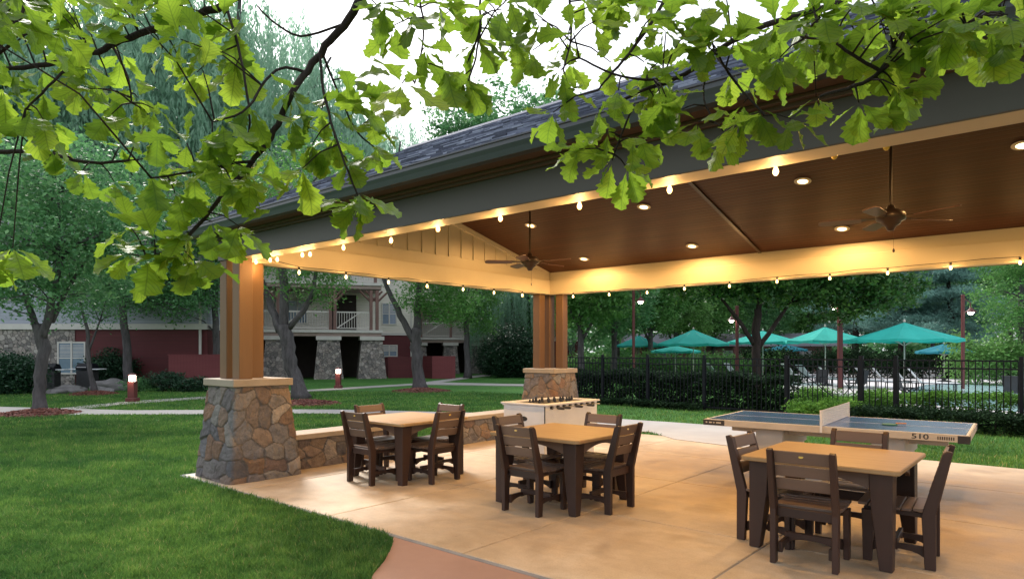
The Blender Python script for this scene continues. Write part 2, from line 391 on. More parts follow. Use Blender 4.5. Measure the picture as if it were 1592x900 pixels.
# ------------------------------------------------------------------ ground, patio, paths
PATIO = (-.62, 13.0, -.55, 7.0)       # u0,u1,v0,v1 in the pavilion's own axes
def sheet(name, pts, z, mat, thick=.0, kind='structure', label=None, parent=None):
    mb = MB(); n = len(pts)
    vs = [(p[0], p[1], z) for p in pts]
    area = sum(pts[i][0]*pts[(i+1)%n][1]-pts[(i+1)%n][0]*pts[i][1] for i in range(n))
    if area < 0: vs = vs[::-1]
    fs = [tuple(range(n))]
    if thick:
        vs += [(p[0], p[1], z-thick) for p in vs[:n]]
        for i in range(n): fs.append((i, n+i, n+(i+1)%n, (i+1)%n))
    mb.add(vs, fs); o = mb.build(name, mat, parent)
    tag(o, label, None, None, kind); return o
g = MB(); g.add([(-900,-900,0),(900,-900,0),(900,900,0),(-900,900,0)], [(0,1,2,3)])
tag(g.build('ground', M['lawn']), kind='structure')
# patio slabs, cut by real joints
uj = [PATIO[0], .82, 2.60, 4.42, 6.16, 7.95, 9.7, 11.4, PATIO[1]]
vj = [PATIO[2], 1.27, 3.15, 5.05, PATIO[3]]
mb = MB(); gap = .006
for i in range(len(uj)-1):
    for j in range(len(vj)-1):
        a, b_, c, d = uj[i]+(gap if i else 0), uj[i+1]-(gap if i < len(uj)-2 else 0), vj[j]+(gap if j else 0), vj[j+1]-(gap if j < len(vj)-2 else 0)
        mb.box(a, b_, c, d, -.15, .010)
o = mb.build('patio', M['patio'], loc=(OX,OY,0), rz=ROT, bevel=.006); tag(o, kind='structure')
mb = MB(); mb.box(PATIO[0]+.02, PATIO[1]-.02, PATIO[2]+.02, PATIO[3]-.02, -.16, .003)
o = mb.build('patio_joints', M['slab_edge'], loc=(OX,OY,0), rz=ROT); tag(o, kind='structure')
def ring(u0,u1,v0,v1,t):  # the thin grey slab kerb round the patio
    m_ = MB(); 
    m_.box(u0-t,u1+t,v0-t,v0-.002,-.15,.008); m_.box(u0-t,u0-.002,v0,v1,-.15,.008); return m_
o = ring(*PATIO, .05).build('slab_kerb', M['slab_edge'], loc=(OX,OY,0), rz=ROT); tag(o, kind='structure')
# pink curved walk in the foreground
pk = [pav(3.0,-.602), gp(612,835), gp(609,850), gp(598,872), gp(577,897), (-.85,4.0), (-1.4,3.4), (-2.0,2.4), (-2.2,.5), (6,.5), (6,2.5)]
pk[0] = pav(topav(gp(612,834))[0], -.602)
pk += [pav(11.0,-.602)]
sheet('pink_path', pk, .006, M['pink'], .12)
def path_px(name, upper, lower, z=.02):
    pts = [gp(*p) for p in upper] + [gp(*p) for p in lower[::-1]]
    return sheet(name, pts, z, M['path'], .1)
path_px('path', [(-900,634),(0,633),(95,635.5),(200,638.5),(320,638),(445,637),(533,637.5),(600,639),(720,642),(790,643),(860,645),(925,648.5),(970,652.5),(1040,657),(1110,662),(1180,668)],
        [(-900,647),(0,646.5),(95,645.5),(200,645),(320,644.5),(445,643.2),(533,644),(600,646.5),(720,651.5),(790,653.5),(860,657),(925,664),(970,672),(1010,672),(1050,684),(1180,700)])
path_px('path', [(95,635.3),(200,624.5),(324,616.8),(447,608.4),(560,601.6),(643,596.6),(687,591),(730,585.2),(775,579.8),(830,574)],
        [(95,639.5),(200,628.4),(324,619.8),(447,611),(560,604),(643,599),(687,594.5),(730,588.2),(775,582.4),(830,576)], .024)
path_px('path', [(672,594.5),(740,596.2),(800,597.4),(900,599)], [(660,598.2),(740,599.3),(800,600.3),(900,602)], .028)
# pool deck and water
fence_a, fence_b = Vector((2.2, 20.57)), Vector((11.8, 11.25))
fd = (fence_b-fence_a).normalized(); fn = Vector((-fd.y, fd.x))
if fn.y < 0: fn = -fn
def fpt(t, off=0): q = fence_a+fd*t+fn*off; return (q.x, q.y)
deck = [gp(1215,612), gp(1330,616), gp(1380,632), gp(1600,648), gp(2100,660), gp(2000,575), gp(1500,575), gp(1225,572)]
sheet('pool_deck', deck, .012, M['deckpink'], .1)
pool = [gp(1405,627), gp(1600,642), gp(1900,650), gp(1900,600), gp(1600,597), gp(1440,598), gp(1412,606)]
sheet('pool_water', pool, .018, M['water'])

# ------------------------------------------------------------------ grass blades
def inside_pavrect(X, Y, u0,u1,v0,v1):
    dx, dy = X-OX, Y-OY; u = dx*cr_+dy*sr_; v = -dx*sr_+dy*cr_
    return (u>u0)&(u<u1)&(v>v0)&(v<v1)
def inpoly(X, Y, poly):
    ins = np.zeros(len(X), bool); n = len(poly)
    for i in range(n):
        x1,y1 = poly[i][0],poly[i][1]; x2,y2 = poly[(i+1)%n][0],poly[(i+1)%n][1]
        c = ((y1>Y)!=(y2>Y)) & (X < (x2-x1)*(Y-y1)/((y2-y1)+1e-12)+x1); ins ^= c
    return ins
def path_poly(upper, lower): return [tuple(gp(*p))[:2] for p in upper]+[tuple(gp(*p))[:2] for p in lower[::-1]]
lowp = path_poly([(-900,634),(0,633),(95,635.5),(200,638.5),(320,638),(445,637),(533,637.5),(600,639),(720,642),(790,643),(860,645),(925,648.5),(970,652.5),(1040,657),(1110,662),(1180,668)],
        [(-900,647),(0,646.5),(95,645.5),(200,645),(320,644.5),(445,643.2),(533,644),(600,646.5),(720,651.5),(790,653.5),(860,657),(925,664),(970,672),(1010,672),(1050,684),(1180,700)])
def grass_zone(n, ymin, ymax, xr, hgt, wid, seed):
    r = np.random.default_rng(seed)
    # sample uniformly in 1/Y^p so that nearer ground is denser
    t = r.random(n); Y = (ymin**-.6 + t*(ymax**-.6-ymin**-.6))**(-1/.6)
    X = (xr[0]+(xr[1]-xr[0])*r.random(n))*Y
    ok = ~inside_pavrect(X, Y, PATIO[0]-.052, PATIO[1], PATIO[2]-.052, PATIO[3]+.01) & ~inpoly(X, Y, [tuple(p)[:2] for p in pk]) & ~inpoly(X, Y, lowp)
    ok &= ~inside_pavrect(X, Y, topav(pk[0])[0]-.02, 12, -.66, -.5)
    ok &= (X < 2.2+ (20.57-Y)*1.03+2) 
    X, Y = X[ok], Y[ok]; n = len(X)
    s = (Y/8.0)**.5
    lump = np.array([.6*noise.noise(Vector((x*1.7, y*1.7, 0)))+.8*noise.noise(Vector((x*6.5, y*6.5, 3))) for x, y in zip(X, Y)])
    H = hgt*(.55+.8*r.random(n))*(1+.5*lump); W = wid*s*(.7+.6*r.random(n))
    a = r.random(n)*2*PI; lean = .9*r.random(n)*H; b2 = r.random(n)*2*PI
    P = np.stack([X, Y, np.zeros(n)], 1)
    side = np.stack([np.cos(a), np.sin(a), np.zeros(n)], 1)*W[:,None]
    tip = P+np.stack([np.cos(b2)*lean, np.sin(b2)*lean, H], 1)
    mid = P+np.stack([np.cos(b2)*lean*.3, np.sin(b2)*lean*.3, H*.55], 1)
    V = np.concatenate([P-side, P+side, mid+side*.7, tip, mid-side*.7], 1).reshape(-1, 3)
    Fc = (np.arange(n)*5)[:,None]
    faces4 = np.concatenate([Fc+np.array([[0,1,2,4]]), Fc+np.array([[4,2,3,3]])], 0)
    tri = np.concatenate([Fc+np.array([[0,1,2]]), Fc+np.array([[0,2,4]]), Fc+np.array([[4,2,3]])], 1).reshape(-1,3)
    rn = np.repeat(np.clip(r.beta(1.1,1.5,n)+.5*lump, 0, 1), 3); dead = np.repeat(r.random(n) < .02+.10*np.clip(lump-.25,0,1), 3); rn = np.where(dead, 1, np.minimum(rn,.93))
    return V, tri, rn
parts_ = [grass_zone(330000, 3.4, 13, (-.80, -.05), .052, .0038, 1), grass_zone(110000, 12.5, 26, (-.80, .05), .05, .006, 2), grass_zone(70000, 8.0, 20, (.05, .85), .05, .005, 3)]
Vs, Ts, Rs, off = [], [], [], 0
for V, T, rn in parts_: Vs.append(V); Ts.append(T+off); Rs.append(rn); off += len(V)
o = npmesh('grass', np.concatenate(Vs), np.concatenate(Ts), M['blade'], rnd=np.concatenate(Rs))
tag(o, 'short mown grass of the lawn', 'grass', kind='stuff')

# ------------------------------------------------------------------ masonry
def stones(path, h, closed, cell, seed, taper=None, depth=.03, res=.012, z0=0.0):
    """A wall surface following a plan path [(x,y)...]; taper(z)->scale about the origin. Stones come out of a jittered cell pattern."""
    r = np.random.default_rng(seed)
    P = [Vector((p[0], p[1], 0)) for p in path]
    if closed: P.append(P[0].copy())
    L = [0]
    for i in range(len(P)-1): L.append(L[-1]+(P[i+1]-P[i]).length)
    tot = L[-1]; ns = max(8, int(tot/res)); nz = max(6, int(h/res))
    # seeds on a jittered running-bond lattice
    sx, sz = cell
    pts = []
    zz = -sz*.5; row = 0
    while zz < h+sz:
        rowh = sz*r.uniform(.7, 1.3); x = r.uniform(0, sx)
        while x < tot:
            pts.append((x, zz+rowh*.5+r.uniform(-.3,.3)*sz)); x += sx*r.uniform(.6, 1.5)
        zz += rowh; row += 1
    pts = np.array(pts); vals = r.random(len(pts))*.94+.06; bul = r.uniform(.55, 1.25, len(pts)); tilt = r.uniform(-.4,.4,(len(pts),2))
    an = r.uniform(.6,1.5,len(pts)); rotj = r.uniform(-.6,.6,len(pts))
    S = np.linspace(0, tot, ns+1); Z = np.linspace(0, h, nz+1)
    SS, ZZ = np.meshgrid(S, Z)
    wob = np.array([noise.noise(Vector((s_*6, z_*6, seed))) for s_, z_ in zip(SS.ravel(), ZZ.ravel())]).reshape(SS.shape)*.018
    wob2 = np.array([noise.noise(Vector((s_*6+40, z_*6, seed))) for s_, z_ in zip(SS.ravel(), ZZ.ravel())]).reshape(SS.shape)*.018
    A = (SS+wob).ravel(); B = (ZZ+wob2).ravel()
    best = np.full(A.shape, 9.); sec = np.full(A.shape, 9.); bi = np.zeros(A.shape, int)
    for k, (x, z) in enumerate(pts):
        for sh in ((0, tot, -tot) if closed else (0,)):
            dx = (A-x-sh); dz = (B-z)
            if sh and (x+sh < -sx*2 or x+sh > tot+sx*2): continue
            c, s_ = math.cos(rotj[k]), math.sin(rotj[k])
            ex = (dx*c+dz*s_)/sx/an[k]; ez = (-dx*s_+dz*c)/sz*an[k]
            d = (np.abs(ex)**2.6+np.abs(ez)**2.6)**(1/2.6)
            nb = d < best
            sec = np.where(nb, best, np.minimum(sec, d)); bi = np.where(nb, k, bi); best = np.where(nb, d, best)
    edge = (sec-best)
    prof = np.clip(edge/.17, 0, 1); prof = np.sqrt(1-(1-prof)**2)
    rough_ = np.array([noise.fractal(Vector((a_*14, b_*14, seed+3)), 1, 2, 4) for a_, b_ in zip(A, B)])*.011
    disp = prof*depth*bul[bi] + np.where(edge > .06, rough_, rough_*.3)
    disp += np.where(edge > .06, tilt[bi,0]*(B-pts[bi,1])*.25, 0)
    # position and outward direction along path, rounded at corners
    def at(s_):
        for i in range(len(P)-1):
            if s_ <= L[i+1]+1e-9:
                t = (s_-L[i])/max(1e-9, L[i+1]-L[i]); q = P[i].lerp(P[i+1], t)
                d = (P[i+1]-P[i]).normalized(); nrm = Vector((d.y, -d.x, 0))
                rr = .03
                j = None
                if s_-L[i] < rr: j = i-1 if i > 0 else (len(P)-2 if closed else None); w_ = .5*(1-(s_-L[i])/rr)
                elif L[i+1]-s_ < rr: j = i+1 if i < len(P)-2 else (0 if closed else None); w_ = .5*(1-(L[i+1]-s_)/rr)
                if j is not None:
                    d2 = (P[j+1]-P[j]).normalized(); n2 = Vector((d2.y, -d2.x, 0)); nrm = (nrm*(1-w_)+n2*w_)
                return q, nrm
    base = [at(s_) for s_ in S]
    bx = np.array([[q.x, q.y] for q, _ in base]); nx = np.array([[q.x, q.y] for _, q in base])
    sc_ = np.ones(nz+1) if taper is None else np.array([taper(z) for z in Z])
    D = disp.reshape(SS.shape)
    X = bx[None,:,0]*sc_[:,None]+nx[None,:,0]*D; Y = bx[None,:,1]*sc_[:,None]+nx[None,:,1]*D
    V = np.stack([X, Y, ZZ+z0], 2).reshape(-1,3)
    i, j = np.meshgrid(np.arange(nz), np.arange(ns), indexing='ij'); a = i*(ns+1)+j
    faces = np.stack([a, a+1, a+ns+2, a+ns+1], 2).reshape(-1,4)
    val = np.where(edge < .055, 0.0, vals[bi]).reshape(SS.shape)
    fr = val[:-1,:-1].reshape(-1)
    return V, faces, fr

# ------------------------------------------------------------------ pavilion
pv = empty('pavilion', (OX,OY,0), ROT, 'open picnic pavilion with stone column bases, cream beams and dark shingled roof', 'pavilion')
LU, LV = 12.4, 6.46
BZ0, BZ1 = 2.76, 3.04
def column(u, v, iu, iv, seed, hi=True):
    hw = .46
    sq = [(-hw,-hw),(hw,-hw),(hw,hw),(-hw,hw)]
    V, Fa, fr = stones(sq, 1.15, True, (.25,.20), seed, lambda z: 1-.24*z/1.15, res=.012 if hi else .03)
    V = V.copy(); V[:,2] += .011
    st = npmesh('stone_column', V, Fa, M['stone'], pv, rnd=fr, smooth=True); st.location = (u, v, 0)
    core = MB(); core.prism([(-.33,-.33),(.33,-.33),(.33,.33),(-.33,.33)], .05, 1.18, 'z'); 
    mc = MB(); mc.box(-.40,.40,-.40,.40,1.165,1.255); mc.build('capstone', M['cap'], st, bevel=.008)
    for a in (-1,1):
        for b in (-1,1):
            if a == iu and b == iv: continue
            mp = MB(); mp.box(a*.165-.088, a*.165+.088, b*.165-.088, b*.165+.088, 1.255, BZ0-.002); mp.build('post', M['post'], st, bevel=.006)
    mp = MB(); mp.box(-.06 if iu>0 else -.12, .12 if iu>0 else .06, -.06 if iv>0 else -.12, .12 if iv>0 else .06, 1.255, BZ0-.004)
column(0, 0, 1, 1, 3)
column(0, LV, 1, -1, 8)
column(LU, 0, -1, 1, 12, False)
column(LU, LV, -1, -1, 13, False)
# beams: cream soffit and inner faces, dark olive board outside
e = .27
def part(mb, name, mat, bevel=.004, parent=pv): return mb.build(name, mat, parent, bevel=bevel)
b = MB(); b.box(-e+.02, LU+e-.02, -e+.022, -.012, BZ0, BZ1); part(b, 'front_beam', M['beam'])
b = MB(); b.box(-e+.02, LU+e-.02, LV+.012, LV+e-.022, BZ0, BZ1); part(b, 'rear_beam', M['beam'])
for u0,u1 in ((-e+.022,-.012),(LU+.012,LU+e-.022)):
    b = MB(); b.box(u0,u1,-.010,LV+.010,BZ0+.002,BZ1); part(b, 'side_beam', M['beam'])
fb = MB(); fb.box(-e,LU+e,-e,-e+.020,BZ0-.006,BZ1+.015); part(fb, 'fascia_board', M['fascia'])
fb = MB(); fb.box(-e,LU+e,LV+e-.020,LV+e,BZ0-.006,BZ1+.015); part(fb, 'fascia_board', M['fascia'])
fb = MB(); fb.box(-e,-e+.020,-e+.021,LV+e-.021,BZ0-.006,BZ1+.015); part(fb, 'fascia_board', M['fascia'])
# second tier of trim set back above the beams
b = MB(); b.box(-.10, LU+.10, LV+.06, LV+.16, BZ1, 3.24); b.box(-.10, LU+.10, -.16, -.06, BZ1, 3.24); b.box(-.16,-.06,-.06,LV+.06,BZ1,3.24); b.box(LU+.06,LU+.16,-.06,LV+.06,BZ1,3.24); part(b, 'upper_trim', M['beam'])
# gable wall with battens
CZ0, VM = 3.20, LV/2
CS = .245
def cz(v): return CZ0+CS*(LV-v+.04) if v > VM else CZ0+CS*(v+.04)
gz = cz(VM)
gb = MB(); gb.prism([(-.05,3.22),(LV+.05,3.22),(VM,gz+.02)], -.10, -.07, 'x'); part(gb, 'gable_wall', M['beam'], 0)
bt = MB(); v = .3
while v < LV-.2:
    z1 = cz(v)-.01
    if z1 > 3.32: bt = MB(); bt.box(-.0695, -.05, v-.02, v+.02, 3.225, z1); part(bt, 'batten', M['beam'], .002)
    v += .305
rk = MB()
for s in (0,1):
    pts = [(-.05,3.21),(-.05+.25,3.21),(VM,gz-.10),(VM,gz)] if s == 0 else [(LV+.05,3.21),(VM,gz),(VM,gz-.10),(LV-.2,3.21)]
    rk.prism(pts, -.069, -.035, 'x')
part(rk, 'rake_trim', M['beam'], .002)
# plank ceiling, two slopes, with the batten strips that cover the seams
cl = MB(); t = .03
for (va, vb) in ((-.055, VM), (LV+.055, VM)):
    za, zb = cz(max(min(va,LV),0))-.0, gz
    vs = [(-.068,va,za),(LU+.068,va,za),(LU+.068,vb,zb),(-.068,vb,zb)]
    vs += [(x,y,z+t) for x,y,z in vs]
    cl.add(vs, [(0,1,2,3),(7,6,5,4),(0,4,5,1),(1,5,6,2),(2,6,7,3),(3,7,4,0)])
part(cl, 'ceiling', M['ceiling'], 0)
for us in (1.0+3.25, 8.35):
    st = MB()
    for (va, vb) in ((0.0, VM-.01), (LV, VM+.01)):
        za, zb = cz(va), gz-.003
        vs = [(us-.025,va,za-.02),(us+.025,va,za-.02),(us+.025,vb,zb-.02),(us-.025,vb,zb-.02)]; vs += [(x,y,z+.018) for x,y,z in vs]
        st.add(vs, [(3,2,1,0),(4,5,6,7),(0,1,5,4),(1,2,6,5),(2,3,7,6),(3,0,4,7)])
    part(st, 'ceiling_strip', M['bronze'], 0)
# eaves
EO = .62
sf = MB(); sf.box(-.6, LU+.6, -EO+.09, -e-.001, 3.056, 3.075); sf.box(-.6, LU+.6, LV+e+.001, LV+EO-.09, 3.056, 3.075)
sf.box(-.6, LU+.6, -e-.035, -e-.001, 3.005, 3.055); sf.box(-.6, LU+.6, -e-.085, -e-.045, 3.03, 3.055)
part(sf, 'soffit', M['soffit'])
for s, sg in ((-EO, 1), (LV+EO, -1)):
    gu = MB(); prof = [(0,.115),(0,.103),(.012,.10),(.014,.072),(.03,.042),(.045,.0),(.12,.0),(.12,.105),(.113,.105),(.113,.008),(.05,.008),(.036,.046),(.02,.076),(.02,.106),(.012,.115)]
    poly = [(s+sg*p[0], 3.045+p[1]) for p in prof]
    if sg < 0: poly = poly[::-1]
    gu.prism(poly, -.62, LU+.62, 'x'); part(gu, 'gutter', M['gutter'], 0)
# shingled roof: deck with courses of separate tabs
RZ0, RZ1 = 3.150, 5.09
rs = (RZ1-RZ0)/(VM+EO-.05)
roof = MB(); r_ = random.Random(5)
def rz_(v, side): d = (v+EO-.05) if side == 0 else (LV+EO-.05-v); return RZ0+rs*d
for side in (0,1):
    va = -EO+.05 if side == 0 else LV+EO-.05
    vs = [(-.6,va,RZ0-.02),(LU+.6,va,RZ0-.02),(LU+.6,VM,RZ1-.02),(-.6,VM,RZ1-.02)]; vs += [(x,y,z+.012) for x,y,z in vs]
    roof.add(vs, [(0,1,2,3),(7,6,5,4),(0,4,5,1),(1,5,6,2),(2,6,7,3),(3,7,4,0)] if side else [(3,2,1,0),(4,5,6,7),(0,1,5,4),(1,2,6,5),(2,3,7,6),(3,0,4,7)])
ro = part(roof, 'roof', M['soffit'], 0)
for side in (0,1):
    sh = MB(); L_ = math.hypot(VM+EO-.05, RZ1-RZ0); n_ = int(L_/.14); dv = (VM+EO-.05)/n_
    for k in range(n_):
        d0 = k*dv-.012; d1 = d0+dv+.03; x = -.62+r_.uniform(-.2,0)
        while x < LU+.62:
            w_ = r_.choice((.12,.16,.2,.26)); th = r_.choice((.006,.009,.016)); dd = r_.choice((0,0,.012,.02))
            x0, x1 = max(x,-.62), min(x+w_-.004, LU+.62)
            if x1 > x0:
                f = lambda d: (-EO+.05+d) if side == 0 else (LV+EO-.05-d)
                za, zb = RZ0+rs*(d0-dd), RZ0+rs*d1
                a_, c_ = f(d0-dd), f(d1)
                vs = [(x0,a_,za+.006),(x1,a_,za+.006),(x1,c_,zb),(x0,c_,zb),(x0,a_,za+.006+th+.006),(x1,a_,za+.006+th+.006),(x1,c_,zb+.003),(x0,c_,zb+.003)]
                sh.add(vs, [(3,2,1,0),(4,5,6,7),(0,1,5,4),(1,2,6,5),(2,3,7,6),(3,0,4,7)] if side == 0 else [(0,1,2,3),(7,6,5,4),(0,4,5,1),(1,5,6,2),(2,6,7,3),(3,7,4,0)], r_.random())
            x += w_
    sh.build('shingles', M['shingle'], ro)
rc = MB(); rc.prism([(VM-.16,RZ1-.07),(VM,RZ1+.03),(VM+.16,RZ1-.07),(VM+.16,RZ1-.055),(VM,RZ1+.05),(VM-.16,RZ1-.055)], -.62, LU+.62, 'x'); rc.build('ridge_cap', M['shingle'], ro)
# outer gable and rake boards
for uu, s in ((-.17,-1),(LU+.14,1)):
    og = MB(); og.prism([(-.2,3.30),(LV+.2,3.30),(VM,RZ1-.12)], uu, uu+.03, 'x'); part(og, 'outer_gable', M['fascia'], 0)
    for side in (0,1):
        rb = MB(); va = -EO+.05 if side == 0 else LV+EO-.05
        poly = [(va,RZ0-.15),(va,RZ0-.025),(VM,RZ1-.025),(VM,RZ1-.19)]
        if side: poly = poly[::-1]
        ue = -.60 if s < 0 else LU+.575
        rb.prism(poly, ue, ue+.025, 'x'); part(rb, 'rake_board', M['gutter'], 0)

# seat walls between the two left columns
def seat_wall(name, path, seed, label):
    root = None
    cx = sum(p[0] for p in path)/len(path); cyy = sum(p[1] for p in path)/len(path)
    V, Fa, fr = stones([(p[0]-cx,p[1]-cyy) for p in path], .40, True, (.24,.15), seed)
    o = npmesh(name, V, Fa, M['stone'], None, rnd=fr, smooth=True)
    o.location = pav(cx, cyy, .011); o.rotation_euler = (0,0,ROT)
    tag(o, label, 'wall', 'low stone seat walls')
    return o, cx, cyy
o, cx, cyy = seat_wall('seat_wall', [(-.17,.36),(.17,.36),(.17,2.3),(-.17,2.3)], 21, 'low stone seat wall running from the near stone column to the first table')
c = MB(); c.box(-.23,.23,-(cyy-.33),2.36-cyy,.403,.473); c.build('capstone', M['cap'], o, bevel=.008)
o, cx, cyy = seat_wall('seat_wall', [(-.17,3.55),(.17,3.55),(.17,6.1),(-.17,6.1)], 22, 'low stone seat wall between the first table and the far stone column')
c = MB(); c.box(-.23,.23,3.49-cyy,6.13-cyy,.403,.473); c.build('capstone', M['cap'], o, bevel=.008)

# recessed lights in the rear ceiling slope
def on_ceiling(x, y):
    d = px(x, y, 1)-Vector((0,0,CH)); 
    lo, hi = 3., 16.
    for _ in range(50):
        m_ = (lo+hi)/2; p = Vector((0,0,CH))+d*m_; u, v = topav(p)
        if p.z < cz(v): lo = m_
        else: hi = m_
    return topav(Vector((0,0,CH))+d*lo)
dl = [(1590,225,'beside the right edge of the ceiling'),(1248,281,'upper one nearest the unlit bulbs'),(1309,355,'behind the blades of the larger ceiling fan'),(1001,321,'upper one left of the ceiling strip'),
      (1076,382,'lower one left of the ceiling strip'),(825,350,'behind the downrod of the far fan'),(908,402,'lowest one near the far stone column')]
proto_l = None
def downlight(u, v, label):
    global proto_l
    z = cz(v); sl = -CS if v > VM else CS
    if proto_l is None:
        root = empty('recessed_light'); tag(root, label, 'ceiling light', 'recessed lights in the wooden ceiling')
        a = MB(); a.lathe([(.062,.0),(.098,-.002),(.10,-.008),(.062,-.014),(.058,.0)], seg=28); a.build('trim_ring', M['beam'], root)
        a = MB(); a.lathe([(.0,-.004),(.06,-.004),(.06,-.009),(.0,-.012)], seg=24); a.build('lens', M['lens'], root)
        proto_l = root; o = root
    else: o = copy_tree(proto_l, label=label)
    p = pav(u, v, z-.002); o.location = p
    o.rotation_euler = (Matrix.Rotation(ROT,3,'Z') @ Matrix.Rotation(math.atan(sl),3,'X')).to_euler()
    L = bpy.data.lights.new('downlight_lamp', 'SPOT'); L.energy = LAMP_W*(1.0); L.color = WARM; L.spot_size = R(172); L.spot_blend = .35; L.shadow_soft_size = .06
    lo = bpy.data.objects.new('downlight_lamp', L); C.objects.link(lo); lo.location = p+Vector((0,0,-.03))
DLP = []
for x, y, t in dl:
    u, v = on_ceiling(x, y); DLP.append((round(u,2), round(v,2)))
    downlight(u, v, 'round recessed ceiling light, '+t)
print('DL', DLP)
for k, u in enumerate((1.4, 3.4, 5.4, 7.4, 9.4)):
    v = 1.5; z = cz(v); 
    L = None
    downlight(u, v, 'recessed ceiling light on the near slope, '+('first','second','third','fourth','fifth')[k]+' from the near column')
downlight(9.6, 5.0, 'round recessed ceiling light on the far slope beyond the larger fan')

# string lights
def bulb_parts(root, p, lit=True, seed=0):
    a = MB(); a.lathe([(.0,.0),(.014,.0),(.016,-.012),(.014,-.04),(.0,-.042)], seg=10)
    s_ = a.build('socket', M['rubber'], root); s_.location = p
    b_ = MB(); b_.lathe([(.0,-.040),(.009,-.042),(.012,-.052),(.018,-.066),(.019,-.077),(.014,-.09),(.006,-.097),(.0,-.098)], seg=12)
    q = b_.build('bulb', M['bulb'] if lit else M['deadbulb'], root, smooth=True); q.location = p
    if lit:
        L = bpy.data.lights.new('bulb_lamp', 'POINT'); L.energy = BULB_W; L.color = WARM; L.shadow_soft_size = .035
        lo = bpy.data.objects.new('bulb_lamp', L); C.objects.link(lo)
        W_ = root.matrix_world if False else None
        lo.location = Vector(p)+Vector((0,0,-.15))
def strand(pts_px, line, label, dead=(), skip=()):
    root = empty('string_lights'); tag(root, label, 'string lights', 'string lights round the pavilion')
    P = []
    for (x, y) in pts_px:
        r = (x-CX)/F
        # find the point on the line (u,v0)->dir where X/Y = r
        (u0,v0),(du,dv) = line
        a0 = pav(u0,v0); a1 = pav(u0+du, v0+dv)-a0
        t = (r*a0.y-a0.x)/(a1.x-r*a1.y); q = a0+a1*t
        q.z = CH+(HY-y)/F*q.y; P.append(q)
    for i, q in enumerate(P):
        if i not in skip: bulb_parts(root, q+Vector((0,0,.085)), i not in dead)
    cord = []
    for i, q in enumerate(P):
        cord.append(q+Vector((0,0,.088)))
        if i < len(P)-1:
            m_ = (q+P[i+1])/2; cord.append(m_+Vector((0,0,.088+.02*random.random())))
    a = MB(); a.tube(cord, .005, 5); a.build('cord', M['rubber'], root)
    return root
fr_px = [(1206,270),(1041,298),(901,323),(778,342),(681,358),(608,376),(534,387),(482,397),(470,398),(431,405),(420,406)]
strand([(1592,196),(1470,213),(1378,231),(1297,245),(1212,262)], ((0,.03),(1,0)), 'dark stretch of string lights with two unlit amber bulbs on the front beam', dead=(2,3), skip=(0,1,4))
strand(fr_px, ((0,.03),(1,0)), 'glowing string lights along the underside of the front beam')
strand([(398,409),(465,425),(538,432),(604,440),(664,446),(720,451),(768,456),(812,460)], ((.03,0),(0,1)), 'glowing string lights under the left side beam between the two stone columns')
strand([(891,462),(947,459),(1006,456),(1064,450),(1134,446),(1208,439),(1290,434),(1380,426),(1478,418),(1586,410)], ((0,LV-.03),(1,0)), 'glowing string lights under the rear beam facing the pool')

# ceiling fans
def fan(u, v, zc, rot, label, first=None):
    if first is None:
        root = empty('ceiling_fan'); tag(root, label, 'ceiling fan', 'ceiling fans on long downrods')
        a = MB(); a.lathe([(0,0),(.03,0),(.07,-.02),(.075,-.045),(.03,-.085),(0,-.09)], seg=20); a.build('canopy', M['bronze'], root, smooth=True).location = (0,0,gz-zc-.002)
        a = MB(); a.tube([(0,0,.10),(0,0,gz-zc-.05)], .014, 10); a.build('downrod', M['bronze'], root)
        a = MB(); a.lathe([(0,.13),(.03,.13),(.045,.09),(.10,.075),(.13,.05),(.14,.015),(.13,-.02),(.09,-.035),(.085,-.06),(.05,-.08),(.03,-.12),(0,-.125)], seg=26); a.build('motor', M['bronze'], root, smooth=True)
        for k in range(5):
            T = Matrix.Rotation(2*PI*k/5, 4, 'Z')
            bl = MB()
            poly = [(.26,-.045),(.34,-.062),(.60,-.070),(.645,-.055),(.66,0),(.645,.055),(.60,.070),(.34,.062),(.26,.045)]
            bl.prism(poly, -.004, .004, 'z', M=T @ Matrix.Rotation(R(12),4,'X'))
            q = bl.build('blade', M['fanblade'], root, bevel=.001)
            ar = MB(); ar.prism([(.11,-.018),(.19,-.014),(.27,-.035),(.33,-.03),(.33,.03),(.27,.035),(.19,.014),(.11,.018)], .004, .010, 'z', M=T @ Matrix.Rotation(R(12),4,'X')); ar.build('blade_arm', M['bronze'], q)
        a = MB(); a.tube([(.03,0,-.10),(.032,0,-.30)], .0015, 5); a.lathe([(0,-.34),(.010,-.335),(.012,-.32),(.006,-.30),(0,-.30)], .032, 0, 10); a.build('pull_chain', M['bronze'], root)
    else: root = copy_tree(first, label=label)
    root.location = pav(u, v, zc); root.rotation_euler = (0,0,rot); return root
f1 = fan(6.70, VM, 2.93, R(8), 'bronze ceiling fan with reddish blades hanging over the right hand table')
fan(2.06, VM, 2.90, R(40), 'far bronze ceiling fan hanging near the cream gable', f1)

